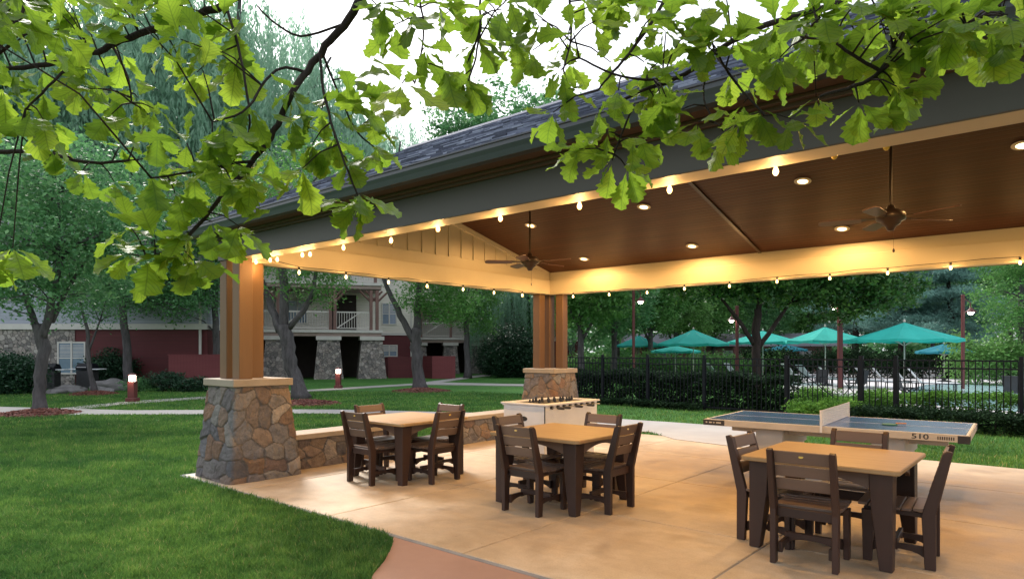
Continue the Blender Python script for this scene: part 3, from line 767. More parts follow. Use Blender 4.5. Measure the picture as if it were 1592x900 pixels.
# ------------------------------------------------------------------ tables and chairs
TW = 1.14
def make_table():
    root = empty('dining_table')
    h = TW/2; c = .03
    a = MB(); a.prism([(-h+c,-h),(h-c,-h),(h,-h+c),(h,h-c),(h-c,h),(-h+c,h),(-h,h-c),(-h,-h+c)], .715, .752, 'z'); a.build('tabletop', M['tabletop'], root, bevel=.007)
    for s, t in ((0,0),(PI/2,0),(PI,0),(-PI/2,0)):
        T = Matrix.Rotation(s,4,'Z'); y = -h+.085
        poly = [(-.36,.712),(.36,.712),(.36,.575)]
        for k in range(11):
            x = .33-.066*k; poly.append((x, .60+.065*math.cos(x/.33*PI/2)))
        poly.append((-.36,.575))
        a = MB(); a.prism([(p[0],p[1]) for p in poly], y, y+.035, 'y', M=T); a.build('apron', M['lumber_b'], root, bevel=.003)
    for sx in (-1,1):
        for sy in (-1,1):
            x, y = sx*(h-.055), sy*(h-.055); w0, w1 = .155, .085
            a = MB()
            # L-shaped pair of boards, tapering downwards
            vs = []
            for z, wd in ((.011,w1),(.45,w0*.9),(.713,w0)):
                for p in ((0,0),(1,0),(1,1),(0,1)):
                    vs.append((x-sx*p[0]*wd, y-sy*p[1]*wd*.62 if False else y-sy*p[1]*wd, z))
            fs = [(0,1,2,3),(8,11,10,9)]
            for k in (0,4):
                for i in range(4): fs.append((k+i, k+4+i, k+4+(i+1)%4, k+(i+1)%4))
            a.add(vs, fs); a.build('leg', M['lumber'], root, bevel=.005)
    return root
def make_chair():
    root = empty('dining_chair'); W, D = .235, .23
    for s in (-1,1):
        x0, x1 = (s*W, s*(W-.042)); x0, x1 = min(x0,x1), max(x0,x1)
        a = MB(); a.prism([(-.245,.011),(-.175,.011),(-.155,.40),(-.172,.47),(-.285,.862),(-.312,.885),(-.345,.875),(-.245,.42)], x0, x1, 'x'); a.build('leg', M['lumber'], root, bevel=.004)
        a = MB(); a.prism([(.165,.011),(.225,.011),(.235,.40),(.145,.40)], x0, x1, 'x'); a.build('leg', M['lumber'], root, bevel=.004)
        xa, xb = (s*(W-.045), s*(W-.075)); xa, xb = min(xa,xb), max(xa,xb)
        a = MB(); a.prism([(-.20,.375),(.22,.385),(.22,.425),(-.20,.41)], xa, xb, 'x')
        a.build('seat_rail', M['lumber'], root, bevel=.003)
        a = MB(); pl = [(-.185,.165),(.18,.165),(.18,.085)]
        for k in range(9):
            y = .165-.335*k/8; pl.append((y, .125-.04*abs((k-4)/4)**3))
        pl.append((-.185,.085)); a.prism(pl, xa, xb, 'x'); a.build('stretcher', M['lumber'], root, bevel=.003)
    a = MB(); pl = [(-W+.045,.20),(W-.045,.20),(W-.045,.115)]
    for k in range(9):
        x = (W-.06)-2*(W-.06)*k/8; pl.append((x, .155-.04*abs((k-4)/4)**3))
    pl.append((-W+.045,.115)); a.prism(pl, .0, .03, 'y'); a.build('stretcher', M['lumber'], root, bevel=.003)
    a = MB(); a.box(-W+.043,W-.043,-.20,-.17,.36,.43); a.box(-W+.043,W-.043,.195,.225,.34,.415); a.build('seat_frame', M['lumber'], root, bevel=.003)
    a = MB()
    for k in range(6):
        y0 = -.165+.072*k; z = .420+.012*abs((k-2.2)/2.8)**2
        a.box(-W+.002, W-.002, y0, y0+.064, z, z+.022)
    a.build('seat', M['lumber_b'], root, bevel=.003)
    a = MB()
    for (z0, z1) in ((.775,.868),(.675,.760),(.572,.660)):
        def yy(z): return -.183-(z-.47)/.39*.112
        Mx = None
        vs = []
        for x in (-W+.043, W-.043):
            for (z, o_) in ((z0,0),(z0,.026),(z1,.026),(z1,0)): vs.append((x, yy(z)-.012+o_, z))
        a.add(vs, [(3,2,1,0),(4,5,6,7),(0,1,5,4),(1,2,6,5),(2,3,7,6),(3,0,4,7)])
    bk = a.build('backrest', M['lumber_b'], root, bevel=.004)
    a = MB(); yb = -.183-(.82-.47)/.39*.112-.0135
    a.lathe([(0,0),(.017,0),(.017,.003),(0,.003)], seg=16, M=Matrix.Translation((0,yb-.0025,.832)) @ Matrix.Rotation(R(90)-.28,4,'X') @ Matrix.Scale(.6,4,(0,1,0))); a.build('emblem', M['deadbulb'], bk)
    return root
tproto = make_table(); cproto = make_chair()
a_dir = Vector((-cr_, -sr_, 0)); b_dir = Vector((-sr_, cr_, 0))
NEAR = [Vector((-1.287,7.62,0)), Vector((.615,6.18,0)), Vector((2.73,4.60,0))]
TN = ['farthest left table by the low stone seat wall', 'middle table in front of the white foosball cabinet', 'nearest table in front of the table tennis table']
# for each table: side -> (outward offset, sideways shift, twist)
adj = [dict(front=(.20,0,0), right=(.17,0,0), back=(.16,0,0), left=(.16,0,0)), dict(front=(.20,-.02,0), right=(.17,0,0), back=(.17,0,0), left=(.12,-.05,0)), dict(front=(.26,.02,R(3)), right=(.17,-.05,R(4)), back=(.14,-.02,0), left=(.10,-.16,R(-3)))]
first_t = first_c = True
GRP_C = 'slat back chairs round the square tables'
for i, N in enumerate(NEAR):
    N = N+Vector((.0,.0,0)); ctr = N+(a_dir+b_dir)*TW/2
    lab = 'tan topped square table, the '+TN[i]
    if i == 0: t = tproto; tag(t, lab, 'table', 'square outdoor dining tables')
    else: t = copy_tree(tproto, label=lab)
    t.location = ctr; t.rotation_euler = (0,0,ROT)
    for side, outv, lab2 in (('front', -b_dir, 'on the near left side of'), ('right', -a_dir, 'on the near right side of'), ('back', b_dir, 'on the far right side of'), ('left', a_dir, 'on the far left side of')):
        off, shift, tw = adj[i][side]
        lab = 'brown slat back chair '+lab2+' the '+TN[i].replace(' by the low stone seat wall','').replace(' in front of the white foosball cabinet','').replace(' in front of the table tennis table','')
        if first_c: c = cproto; tag(c, lab, 'chair', GRP_C); first_c = False
        else: c = copy_tree(cproto, label=lab)
        tang = a_dir if side in ('front','back') else b_dir
        # chair's back plane (local y=-.27) stands 'off' outside the table edge
        p = ctr+outv*(TW/2+off-.255)+tang*shift
        c.location = p
        fdir = -outv; c.rotation_euler = (0,0,math.atan2(fdir.y, fdir.x)-PI/2+tw)

# ------------------------------------------------------------------ foosball cabinet
fz = empty('foosball_table', (0,0,.036), ROT, 'white cabinet foosball table with dark handles beside the far stone column', 'foosball table')
Lf, Wf = 1.22, .70     # long side along v, short side along u(-)
fnear = gp(847, 631, .90); 
fc = Vector((fnear.x, fnear.y, 0))+a_dir*Wf/2+b_dir*Lf/2
fz.location = (fc.x, fc.y, .036)
hx, hy = Wf/2, Lf/2     # local x=u, y=v
a = MB(); a.box(-hx,hx,-hy,hy,.50,.86); a.build('cabinet', M['white'], fz, bevel=.006)
a = MB(); a.box(-hx-.03,-hx+.07,-hy-.03,hy+.03,.861,.885); a.box(hx-.07,hx+.03,-hy-.03,hy+.03,.861,.885); a.box(-hx+.071,hx-.071,-hy-.03,-hy+.07,.861,.885); a.box(-hx+.071,hx-.071,hy-.07,hy+.03,.861,.885); a.build('rim', M['white'], fz, bevel=.005)
a = MB(); a.box(-hx+.071,hx-.071,-hy+.071,hy-.071,.863,.867); a.build('playfield', M['rubber'], fz)
for sy in (-1,1):
    a = MB(); a.box(-hx+.03,hx-.03,sy*(hy-.03)-(.19 if sy>0 else 0),sy*(hy-.03)+(0 if sy>0 else .19),.02,.498); a.build('pedestal', M['white'], fz, bevel=.006)
    a = MB(); a.box(-hx+.0,hx-.0,sy*(hy-.0)-(.25 if sy>0 else 0),sy*(hy-.0)+(0 if sy>0 else .25),-.025,.03); a.build('foot', M['rubber'], fz, bevel=.004)
a = MB(); a.box(hx-.006,hx+.004,-hy-.006,-hy+.006,.505,.855); a.build('corner_strip', M['rubber'], fz)
a = MB(); a.prism([(.045*math.cos(t)*1.4-.0, .68+.032*math.sin(t)) for t in [2*PI*k/18 for k in range(18)]], -hy-.004, -hy+.002, 'y'); a.build('ball_return', M['rubber'], fz)
for k in range(8):
    y = -hy+.13+(Lf-.26)*k/7; sgn = 1 if k in (0,1,3,5) else -1; sh = random.uniform(-.05,.05)
    a = MB(); a.tube([(-hx-.13,y,.835),(hx+.13,y,.835)], .008, 8); rd = a.build('rod', M['chrome'], fz)
    for s in (1,-1):
        if k in ((0,1,3,5) if s > 0 else (2,4,6,7)):
            a = MB(); a.tube([(s*(hx+.10),y,.835),(s*(hx+.12),y,.835),(s*(hx+.20),y,.835),(s*(hx+.215),y,.835)], [.012,.018,.018,.012], 10); a.build('handle', M['rubber'], rd)
    a = MB(); a.tube([(hx+.0,y,.835),(hx+.03,y,.835)], .022, 10); a.tube([(-hx-.03,y,.835),(-hx-.0,y,.835)], .022, 10); a.build('bearing', M['rubber'], rd)
    a = MB()
    for q in range((1,2,3,5,5,3,2,1)[k]):
        nq = (1,2,3,5,5,3,2,1)[k]; x = (q-(nq-1)/2)*.11; a.box(x-.014,x+.014,y-.012,y+.012,.87,.90); a.box(x-.009,x+.009,y-.009,y+.009,.90,.925)
    a.build('player_row', M['rubber'], rd)
for k in range(0):
    pass

# ------------------------------------------------------------------ table tennis
tt_n = gp(1487,676,.76); tt_l = gp(1086,652,.76)
tdir = (tt_n-tt_l); Ln = 2.74; ang = R(-37.8)
tx = Vector((math.cos(ang), math.sin(ang), 0)); ty = Vector((-math.sin(ang), math.cos(ang), 0))
tc_ = Vector((3.89, 7.85, 0))
tt = empty('table_tennis_table', (tc_.x, tc_.y, .036), ang, 'blue outdoor table tennis table with white lines and net near the fence', 'table tennis table')
hl, hw = 1.355, .72
a = MB(); a.box(-hl+.012,hl-.012,-hw+.012,hw-.012,.715,.728); a.build('tabletop', M['blue'], tt)
a = MB(); z0, z1 = .7282, .7300
a.box(-hl+.012,hl-.012,-hw+.012,-hw+.032,z0,z1); a.box(-hl+.012,hl-.012,hw-.032,hw-.012,z0,z1); a.box(-hl+.012,-hl+.032,-hw+.033,hw-.033,z0,z1); a.box(hl-.032,hl-.012,-hw+.033,hw-.033,z0,z1); a.box(-hl+.033,hl-.033,-.002,.002,z0,z1)
a.build('boundary_line', M['line'], tt)
a = MB(); a.box(-hl,hl,-hw,-hw+.012,.655,.7275); a.box(-hl,hl,hw-.012,hw,.655,.7275); a.box(-hl,-hl+.012,-hw+.0121,hw-.0121,.655,.7275); a.box(hl-.012,hl,-hw+.0121,hw-.0121,.655,.7275); fr_ = a.build('frame', M['beige'], tt, bevel=.002)
for sx in (-1,1):
    for sy in (-1,1):
        a = MB(); x0, x1 = sorted((sx*(hl+.004), sx*(hl-.26))); y0, y1 = sorted((sy*(hw+.004), sy*(hw-.001))); a.box(x0,x1,y0,y1,.66,.722)
        if (sx,sy) == (1,-1):
            a = MB(); x0, x1 = sorted((sx*(hl+.004), sx*(hl-.10))); a.box(x0,x1,y0,y1,.645,.722)
        y0, y1 = sorted((sy*(hw+.004), sy*(hw-.10))); x0, x1 = sorted((sx*(hl+.004), sx*(hl-.001))); a.box(x0,x1,y0,y1,.6602,.7218)
        a.build('corner_guard', M['rubber'], tt, bevel=.002)
def text_mesh(name, s, size, mat, parent, loc, rot, ext=.0006, sx=1.0):
    cu = bpy.data.curves.new(name, 'FONT'); cu.body = s; cu.size = size; cu.extrude = ext; cu.align_x = 'CENTER'; cu.align_y = 'CENTER'; cu.offset = .0012
    tmp = bpy.data.objects.new(name+'_src', cu); C.objects.link(tmp)
    dg = bpy.context.evaluated_depsgraph_get(); dg.update()
    me = bpy.data.meshes.new_from_object(tmp.evaluated_get(dg)); me.name = name
    bpy.data.objects.remove(tmp)
    me.materials.clear(); me.materials.append(mat)
    o = bpy.data.objects.new(name, me); C.objects.link(o); o.location = loc; o.rotation_euler = rot; o.scale = (sx,1,1); setp(o, parent); return o
text_mesh('model_number', '510', .072, M['rubber'], tt, (hl-.42, -hw-.0012, .690), (R(90),0,0), sx=1.45)
a = MB()
for k in range(8): a.box(hl-.27+k*.019, hl-.259+k*.019, -hw-.0016, -hw+.001, .672, .705)
a.build('small_lettering', M['rubber'], tt)
a = MB()
for k, (q, w_) in enumerate(((.03,.02),(.07,.035),(.12,.02),(.16,.06))): a.box(-hl+q, -hl+q+w_, -hw-.0066, -hw-.0045, .683, .700)
a.build('small_lettering', M['beige'], tt)
# legs: two broad moulded pedestals
for sx in (-1,1):
    a = MB()
    x = sx*.62
    a.prism([(-.56,.40),(.56,.40),(.52,.655),(-.52,.655)], x-.16, x+.16, 'x'); a.build('pedestal_panel', M['beige'], tt, bevel=.012)
    for sy in (-1,1):
        b2 = MB(); b2.prism([(sy*.56,.402),(sy*.34,.402),(sy*.42,-.025),(sy*.56,-.025)][::sy], x-.13, x+.13, 'x'); b2.build('leg', M['beige'], tt, bevel=.01)
a = MB(); a.box(-1.15,1.15,-.30,-.26,.56,.654); a.box(-1.15,1.15,.26,.30,.56,.654); a.build('cross_rail', M['beige'], tt, bevel=.005)
# net: perforated steel sheet
nb = MB(); hN = .150; ny = 34; W2 = hw+.02
rows = [.738+i*.0262 for i in range(7)]
for z in rows: nb.box(-.003,.003,-W2,W2,z-.0065 if z != rows[-1] else z-.006,z+.0065 if z != rows[-1] else z+.012)
for k in range(ny+1):
    y = -W2+2*W2*k/ny; nb.box(-.0026,.0026,y-.011,y+.011,.7300,.904)
nb.build('net', M['white'], tt)
a = MB()
for sy in (-1,1): y0,y1 = sorted((sy*(W2+.0005),sy*(W2+.012))); a.box(-.012,.012,y0,y1,.66,.91)
a.build('net_post', M['white'], tt, bevel=.002)
# bat lying on the table
bp = gp(1383,660,.768)
pd = empty('table_tennis_bat', (bp.x, bp.y, .7665), R(-12), 'green faced table tennis bat with orange handle lying on the blue table', 'bat')
a = MB(); a.prism([(.078*math.cos(t), .082*math.sin(t)) for t in [2*PI*k/26 for k in range(26)]], .0, .012, 'z'); a.build('blade', basic('green rubber', (.02,.12,.07), (.03,.16,.09), 4, .5, 0), pd, bevel=.002)
a = MB(); a.prism([(.068,-.022),(.10,-.013),(.17,-.014),(.175,.0),(.17,.014),(.10,.013),(.068,.022)], .013, .026, 'z'); a.build('handle', basic('orange handle wood', (.42,.14,.03), (.55,.2,.05), 8, .5, 0), pd, bevel=.003)

# ------------------------------------------------------------------ fence and gate
def on_fence(x):
    r = (x-CX)/F; t = (r*fence_a.y-fence_a.x)/(fd.x-r*fd.y); return t
FH = 1.44
fang = math.atan2(fd.y, fd.x)
posts = [on_fence(872)] + [on_fence(x) for x in (937,1007,1095,1223,1339,1393,1588)]
posts += [posts[-1]+2.0, posts[-1]+4.0]
print('posts', [round(p,2) for p in posts])
fence = empty('metal_fence', (fence_a.x, fence_a.y, 0), fang, 'long black metal picket fence between the patio and the pool', 'fence')
gate = empty('fence_gate', (fence_a.x, fence_a.y, 0), fang, 'black picket gate with a diagonal cable brace in the pool fence', 'gate')
for i, t in enumerate(posts):
    big = False
    w_ = .045 if i in (4,5) else .034
    a = MB(); a.box(t-w_,t+w_,-w_,w_,0,FH+.03); p = a.build('fence_post', M['black'], fence, bevel=.003)
    c = MB(); c.box(t-w_-.008,t+w_+.008,-w_-.008,w_+.008,FH+.031,FH+.045); c.prism([(t-w_,-w_),(t+w_,-w_),(t+w_,w_),(t-w_,w_)], FH+.046, FH+.06, 'z'); c.build('post_cap', M['black'], p)
for i in range(len(posts)-1):
    a0, a1 = posts[i]+.05, posts[i+1]-.05
    isg = i == 4
    a = MB()
    for z in (.10, FH-.20, FH-.035): a.box(a0,a1,-.016,.016,z-.016,z+.016)
    n_ = max(2, round((a1-a0)/.115))
    for k in range(n_+1):
        x = a0+(a1-a0)*k/n_
        a.box(x-.009,x+.009,-.009,.009,.05,FH-.036)
    if isg:
        a.box(a0-.01,a0+.025,-.02,.02,.045,FH-.02); a.box(a1-.025,a1+.01,-.02,.02,.045,FH-.02)
        a.build('gate_panel', M['black'], gate)
        c = MB(); c.tube([(a0,-.024,FH-.12),(a1,-.024,.12)], .012, 6); c.build('brace', M['black'], gate)
        c = MB(); c.box(a1-.03,a1+.02,-.05,-.021,.95,1.10); c.build('latch', M['black'], gate)
    else: a.build('picket_panel', M['black'], fence)

# ------------------------------------------------------------------ foliage machinery
def leaf_cloud(P, size, r, up=.35, aspect=.55, flat=None):
    n = len(P)
    nrm = r.normal(size=(n,3)); nrm /= np.linalg.norm(nrm,axis=1)[:,None]; nrm[:,2] = np.abs(nrm[:,2])+up; nrm /= np.linalg.norm(nrm,axis=1)[:,None]
    t = r.normal(size=(n,3)); t -= nrm*np.sum(t*nrm,1)[:,None]; t /= np.linalg.norm(t,axis=1)[:,None]+1e-9
    b = np.cross(nrm, t); s = size*(.6+.8*r.random(n))[:,None]
    bend = nrm*s*.18
    V = np.concatenate([P-t*s*.5, P+b*s*aspect*.5-bend*.2, P+t*s*.5-bend, P-b*s*aspect*.5-bend*.2], 1).reshape(-1,3)
    Fa = (np.arange(n)*4)[:,None]+np.array([[0,1,2,3]])
    return V, Fa
def crown_points(lobes, nclump, per, cr, r, shell=.55):
    vol = np.array([l[3]*l[4]*l[5] for l in lobes])**.8; vol /= vol.sum()
    li = r.choice(len(lobes), nclump, p=vol); Lb = np.array(lobes)[li]
    d = r.normal(size=(nclump,3)); d /= np.linalg.norm(d,axis=1)[:,None]
    rad = (shell+(1.05-shell)*r.random(nclump)**.7)
    Cc = Lb[:,:3]+d*Lb[:,3:]*rad[:,None]
    crs = cr*(.5+r.random(nclump))
    P = np.repeat(Cc, per, 0)+r.normal(size=(nclump*per,3))*np.repeat(crs, per)[:,None]*np.array([.55,.55,.34])
    tone = np.repeat(r.beta(2,2,nclump), per)*.6+r.random(nclump*per)*.4
    return P, Cc, tone
def make_trunk(root, stems, mat, name='trunk', seg=8):
    for st in stems:
        a = MB(); pts = [Vector(p[:3]) for p in st]; rd = [p[3] for p in st]
        # resample with a little wander
        P, Rr = [], []
        for i in range(len(pts)-1):
            for k in range(4):
                t = k/4; q = pts[i].lerp(pts[i+1], t); wv = rd[i]*.35
                P.append(q+Vector((random.uniform(-1,1),random.uniform(-1,1),0))*wv*(0 if (i==0 and k==0) else 1)*.6); Rr.append(rd[i]*(1-t)+rd[i+1]*t)
        P.append(pts[-1]); Rr.append(rd[-1])
        if name == 'trunk' and st is stems[0]: Rr[0] *= 1.45; Rr[1] *= 1.12
        a.tube(P, Rr, seg); a.build(name if st is stems[0] else 'branch', mat, root, smooth=True)
def tree(name, base, stems, lobes, nclump, per, cr, size, mat, label, cat='tree', group=None, bark=None, seed=1, twigs=30, shell=.55, bakname='crown', up=.35, aspect=.55):
    r = np.random.default_rng(seed); random.seed(seed)
    root = empty(name, base, 0, label, cat, group)
    bark = bark or M['bark']
    make_trunk(root, stems, bark)
    P, Cc, tone = crown_points(lobes, nclump, per, cr, r, shell)
    P[:,2] = np.maximum(P[:,2], .05)
    V, Fa = leaf_cloud(P, size, r, up, aspect)
    npmesh(bakname, V, Fa, mat, root, rnd=tone)
    if twigs:
        ends = [st[-1] for st in stems]; allp = [p for st in stems for p in st if p[2] > stems[0][-1][2]*.45]
        a = MB()
        for k in range(twigs):
            c = Vector(Cc[r.integers(len(Cc))]); s0 = min(allp, key=lambda p: (Vector(p[:3])-c).length+random.uniform(0,.6))
            s = Vector(s0[:3]); m1 = s.lerp(c,.35)+Vector((0,0,.12*(c-s).length)); m2 = s.lerp(c,.7)+Vector((random.uniform(-.2,.2),random.uniform(-.2,.2),.05))
            rr = min(s0[3]*.55, .012+.012*(c-s).length); a.tube([s,m1,m2,c], [rr,rr*.7,rr*.45,rr*.15], 5)
        a.build('twigs', bark, root, smooth=True)
    return root

# --- named lawn trees
def T(x,y): q = gp(x,y); return (q.x, q.y, 0)
b1 = T(60,641)
mulches = []
def mulch(x, y, rr, label):
    q = gp(x, y); r = np.random.default_rng(int(x)); mb_ = MB()
    n = 700
    prof = [(rr,0.0),(rr*.8,.04),(rr*.5,.085),(rr*.2,.12),(0.001,.125)]
    mb_.lathe(prof, seg=24, r=.3)
    for k in range(n):
        a_ = r.random()*2*PI; d = rr*math.sqrt(r.random())*1.02; z = .125*(1-(d/rr)**1.6)
        Mx = Matrix.Translation((d*math.cos(a_), d*math.sin(a_), max(z,.0)+.008)) @ Euler((r.uniform(-.6,.6), r.uniform(-.6,.6), r.random()*PI)).to_matrix().to_4x4()
        s = r.uniform(.015,.04); mb_.box(-s*1.6,s*1.6,-s*.6,s*.6,-.006,.006, M=Mx, r=r.random())
    o = mb_.build('mulch', M['mulch']); o.location = (q.x, q.y, .0); tag(o, label, 'mulch', kind='stuff')
mulch(58,644,.95,'round mound of red bark mulch')
mulch(474,628,1.05,'round mound of red bark mulch'); mulch(655,608,1.15,'round mound of red bark mulch'); mulch(146,613,.8,'round mound of red bark mulch')
Y1 = b1[1]; k1 = Y1/F
def loc(x, y, dep, basep):   # pixel on the plane dep metres behind the base, in the tree's own coordinates
    Y = basep[1]+dep; q = px(x, y, Y); return (q.x-basep[0], q.y-basep[1], q.z)
def S(basep, *pts): return [(*loc(x,y,d,basep), rad) for x,y,d,rad in pts]
t1 = tree('lawn_tree', b1, [S(b1,(60,641,0,.16),(62,600,0,.14),(68,540,0,.14),(62,505,0,.13)), S(b1,(66,545,0,.10),(50,490,.2,.08),(25,420,.5,.05),(5,330,.6,.02)), S(b1,(66,530,0,.11),(80,470,-.2,.09),(95,400,-.3,.06),(90,300,0,.03)), S(b1,(80,500,0,.08),(110,440,.6,.05),(150,380,.8,.02))],
     [(0,0,4.8,2.3,2.2,1.6),(-1.3,.3,4.2,1.5,1.6,1.2),(1.4,-.2,4.0,1.3,1.5,1.1),(.3,.2,6.2,1.9,1.9,1.5),(1.9,.4,5.2,1.2,1.3,1.0),(-.4,-.5,3.2,1.7,1.3,.7)], 1000, 22, .40, .12, M['leaf_blue'], 'airy small leaved tree on a mulch mound by the left edge path junction', seed=11, twigs=110, shell=.25)
b2 = T(200,603)
tree('lawn_tree', b2, [S(b2,(202,603,0,.20),(197,540,0,.17),(190,470,0,.14),(186,400,0,.10)), S(b2,(190,470,0,.10),(215,420,.5,.07),(240,370,.6,.03))],
     [(0,0,6.0,2.7,2.5,1.9),(1.8,.2,4.6,2.0,1.8,1.2),(-1.4,0,5.2,1.8,1.8,1.4),(3.2,.4,4.4,1.6,1.5,1.1),(2.2,-.4,3.7,1.5,1.2,.6),(-.6,-.4,3.9,1.4,1.2,.7),(.5,.5,8.4,2.3,2.2,1.8)], 900, 26, .5, .13, M['leaf_blue'], 'tree with a pale leaning trunk behind the nearer lamp bollard', seed=12, twigs=60, shell=.35)
b3 = T(146,612)
tree('lawn_tree', b3, [S(b3,(147,612,0,.10),(138,560,0,.08),(136,510,0,.06),(120,460,0,.03)), S(b3,(138,545,0,.05),(155,500,0,.03),(170,450,.3,.015))],
     [(-.3,0,3.6,1.8,1.5,1.2),(.7,0,4.6,1.6,1.5,1.3)], 340, 22, .4, .10, M['leaf_blue'], 'small slim tree on a mulch ring before the window', seed=13, twigs=50, shell=.3)
b4 = T(322,600)
tree('lawn_tree', b4, [S(b4,(337,598,0,.18),(336,520,0,.16),(334,440,0,.12))], [(0,0,5.6,2.4,2.2,1.8),(-1.6,0,4.0,1.7,1.5,1.1),(.8,.3,8,2.2,2.2,1.8)], 700, 24, .5, .13, M['leaf_mid'], 'dark trunked tree just left of the near stone column posts', seed=14, twigs=30, shell=.4)
b5 = T(466,620)
tree('lawn_tree', b5, [S(b5,(468,620,0,.27),(455,580,0,.23),(447,540,0,.24),(441,505,0,.24)), S(b5,(441,515,0,.17),(441,450,0,.15),(440,390,0,.12)), S(b5,(436,515,0,.15),(420,470,.3,.11),(404,430,.4,.08),(392,390,.5,.05)), S(b5,(450,510,0,.10),(475,478,-.2,.09),(488,450,-.3,.07),(494,400,-.4,.04))],
     [(.1,0,4.6,1.2,1.2,.7),(.8,-.2,4.0,1.0,.9,.6),(-.9,.2,4.2,.8,.9,.6),(0,.3,7,2.8,2.6,1.8),(1.2,0,5.2,1.3,1.2,.9),(.7,0,3.5,.8,.6,.4),(.2,-.3,3.6,.9,.6,.5),(1.0,-.3,4.4,1.2,.9,.8)], 640, 24, .4, .10, M['leaf_mid'], 'forked grey trunked tree on a mulch ring seen just right of the near column', seed=15, twigs=40, shell=.3)
b6 = T(655,606)
tree('lawn_tree', b6, [S(b6,(653,606,0,.27),(650,570,0,.23),(646,540,0,.23),(648,510,0,.21)), S(b6,(644,530,0,.15),(622,490,0,.13),(606,455,0,.10),(590,420,0,.07)), S(b6,(648,515,0,.18),(650,470,0,.13),(652,420,0,.09))],
     [(.3,0,4.0,1.5,1.3,.8),(.5,0,5.3,2.0,1.8,1.2),(1.5,.3,4.1,1.1,1.0,.8),(0,.2,7.5,3,2.6,1.8),(-.3,-.2,3.5,.9,.7,.5),(.9,-.2,3.3,.9,.8,.6),(1.9,-.2,3.6,.9,.8,.7)], 760, 24, .4, .12, M['leaf_mid'], 'forked tree on a mulch ring in the middle of the far lawn', seed=16, twigs=45, shell=.3)
b7 = T(727,588)
tree('lawn_tree', b7, [S(b7,(727,588,0,.20),(726,540,0,.17),(724,480,0,.12))], [(0,0,5.0,1.9,1.8,1.4),(1.2,0,6.4,1.8,1.8,1.5),(-1.0,.5,6.5,1.6,1.5,1.2),(.2,0,3.6,1.4,1.1,.8),(-.6,0,4.0,1.2,1,.8),(.9,-.1,3.3,1.0,.9,.7)], 620, 22, .5, .14, M['leaf_mid'], 'slender tree before the farther stone piers', seed=17, twigs=30)
# --- shrubs and evergreens
def shrub(name, x, y, w_, h_, mat, label, n=160, per=26, size=.09, seed=30, dep=None, cat='shrub', group=None, cr=.16):
    q = gp(x, y); r = np.random.default_rng(seed); random.seed(seed); dep = dep or w_
    root = empty(name, (q.x,q.y,0), 0, label, cat, group)
    lob = [(0,0,h_*.45,w_*.5,dep*.5,h_*.5)]+[(random.uniform(-.3,.3)*w_, random.uniform(-.3,.3)*dep, h_*random.uniform(.3,.6), w_*.3, dep*.3, h_*.38) for _ in range(4)]
    P, Cc, tone = crown_points(lob, n, per, cr, r, .5); P[:,2] = np.maximum(P[:,2], .03)
    V, Fa = leaf_cloud(P, size, r); npmesh('foliage', V, Fa, mat, root, rnd=tone)
    a = MB()
    for k in range(7):
        an = k*.9; a.tube([(.05*math.cos(an),.05*math.sin(an),0),(w_*.2*math.cos(an),dep*.2*math.sin(an),h_*.7)], [.02,.008], 5)
    a.build('stem', M['bark_dark'], root); return root
shrub('evergreen_shrub', 800, 586, 3.6, 3.4, M['leaf_dark'], 'large dark evergreen bush left of the far stone column', 700, 30, .13, 31, cr=.35)
shrub('evergreen_shrub', 770, 583, 2.4, 2.2, M['leaf_dark'], 'lower dark evergreen bush beside the far path end', 300, 28, .12, 32, cr=.3)
shrub('evergreen_shrub', 12, 612, 2.6, 1.55, M['leaf_dark'], 'dark rounded bush at the left edge before the stone wall', 420, 28, .11, 33, cr=.3)
shrub('evergreen_shrub', 172, 601, 2.0, 1.7, M['leaf_dark'], 'dark bush against the red siding beside the window', 320, 26, .11, 34, cr=.3)
shrub('low_shrub', 255, 608, 1.7, .8, M['leaf_dark'], 'low green bush at the foot of the dark red wall', 130, 22, .09, 35)
shrub('low_shrub', 296, 609, 1.3, .6, M['leaf_dark'], 'smaller low bush before the red board fence', 100, 22, .09, 36)
shrub('low_shrub', 215, 608, 1.3, .6, M['leaf_blue'], 'low pale bush behind the nearer lamp bollard', 80, 22, .08, 37)
# boxwoods and hedges by the pool fence
q = fence_a
def hedge(name, t0, t1, o0, o1, h, mat, label, n, per, size, seed, cr=.14):
    r = np.random.default_rng(seed); root = empty(name, (*fpt((t0+t1)/2,(o0+o1)/2),0), fang, label, 'hedge')
    L_, D_ = (t1-t0)/2, (o1-o0)/2
    m_ = n; pts = []
    f_ = r.random(m_)
    X = r.uniform(-L_,L_,m_); Yy = r.uniform(-D_,D_,m_); Z = r.uniform(.05,h,m_)
    top = f_ < .45; Z[top] = h-r.random(top.sum())*.07; fr2 = (f_ >= .45)&(f_ < .85); Yy[fr2] = np.where(r.random(fr2.sum())<.6,-1,1)*D_*(.92+.08*r.random(fr2.sum()))
    if fn.x*0+1: pass
    Z *= 1+.06*np.sin(X*2.1+seed)+.04*np.sin(X*5.3)
    Cc = np.stack([X,Yy,Z],1); P = np.repeat(Cc,per,0)+r.normal(size=(m_*per,3))*cr*np.array([.6,.5,.35]); P[:,2] = np.maximum(P[:,2],.02)
    tone = np.repeat(r.beta(2,2,m_),per)*.5+r.random(m_*per)*.35+.15*np.clip(P[:,2]/h,0,1)*0
    V, Fa = leaf_cloud(P, size, r, .5); npmesh('foliage', V, Fa, mat, root, rnd=tone)
    a = MB()
    for k in range(int((t1-t0)/.35)):
        x = -L_+.2+k*.35; a.tube([(x,0,0),(x+random.uniform(-.08,.08),random.uniform(-.1,.1),h*.8)], [.018,.007], 5)
    a.build('stem', M['bark_dark'], root); return root
tA, tB, tC = posts[1]-3.0, posts[4]-.15, posts[5]
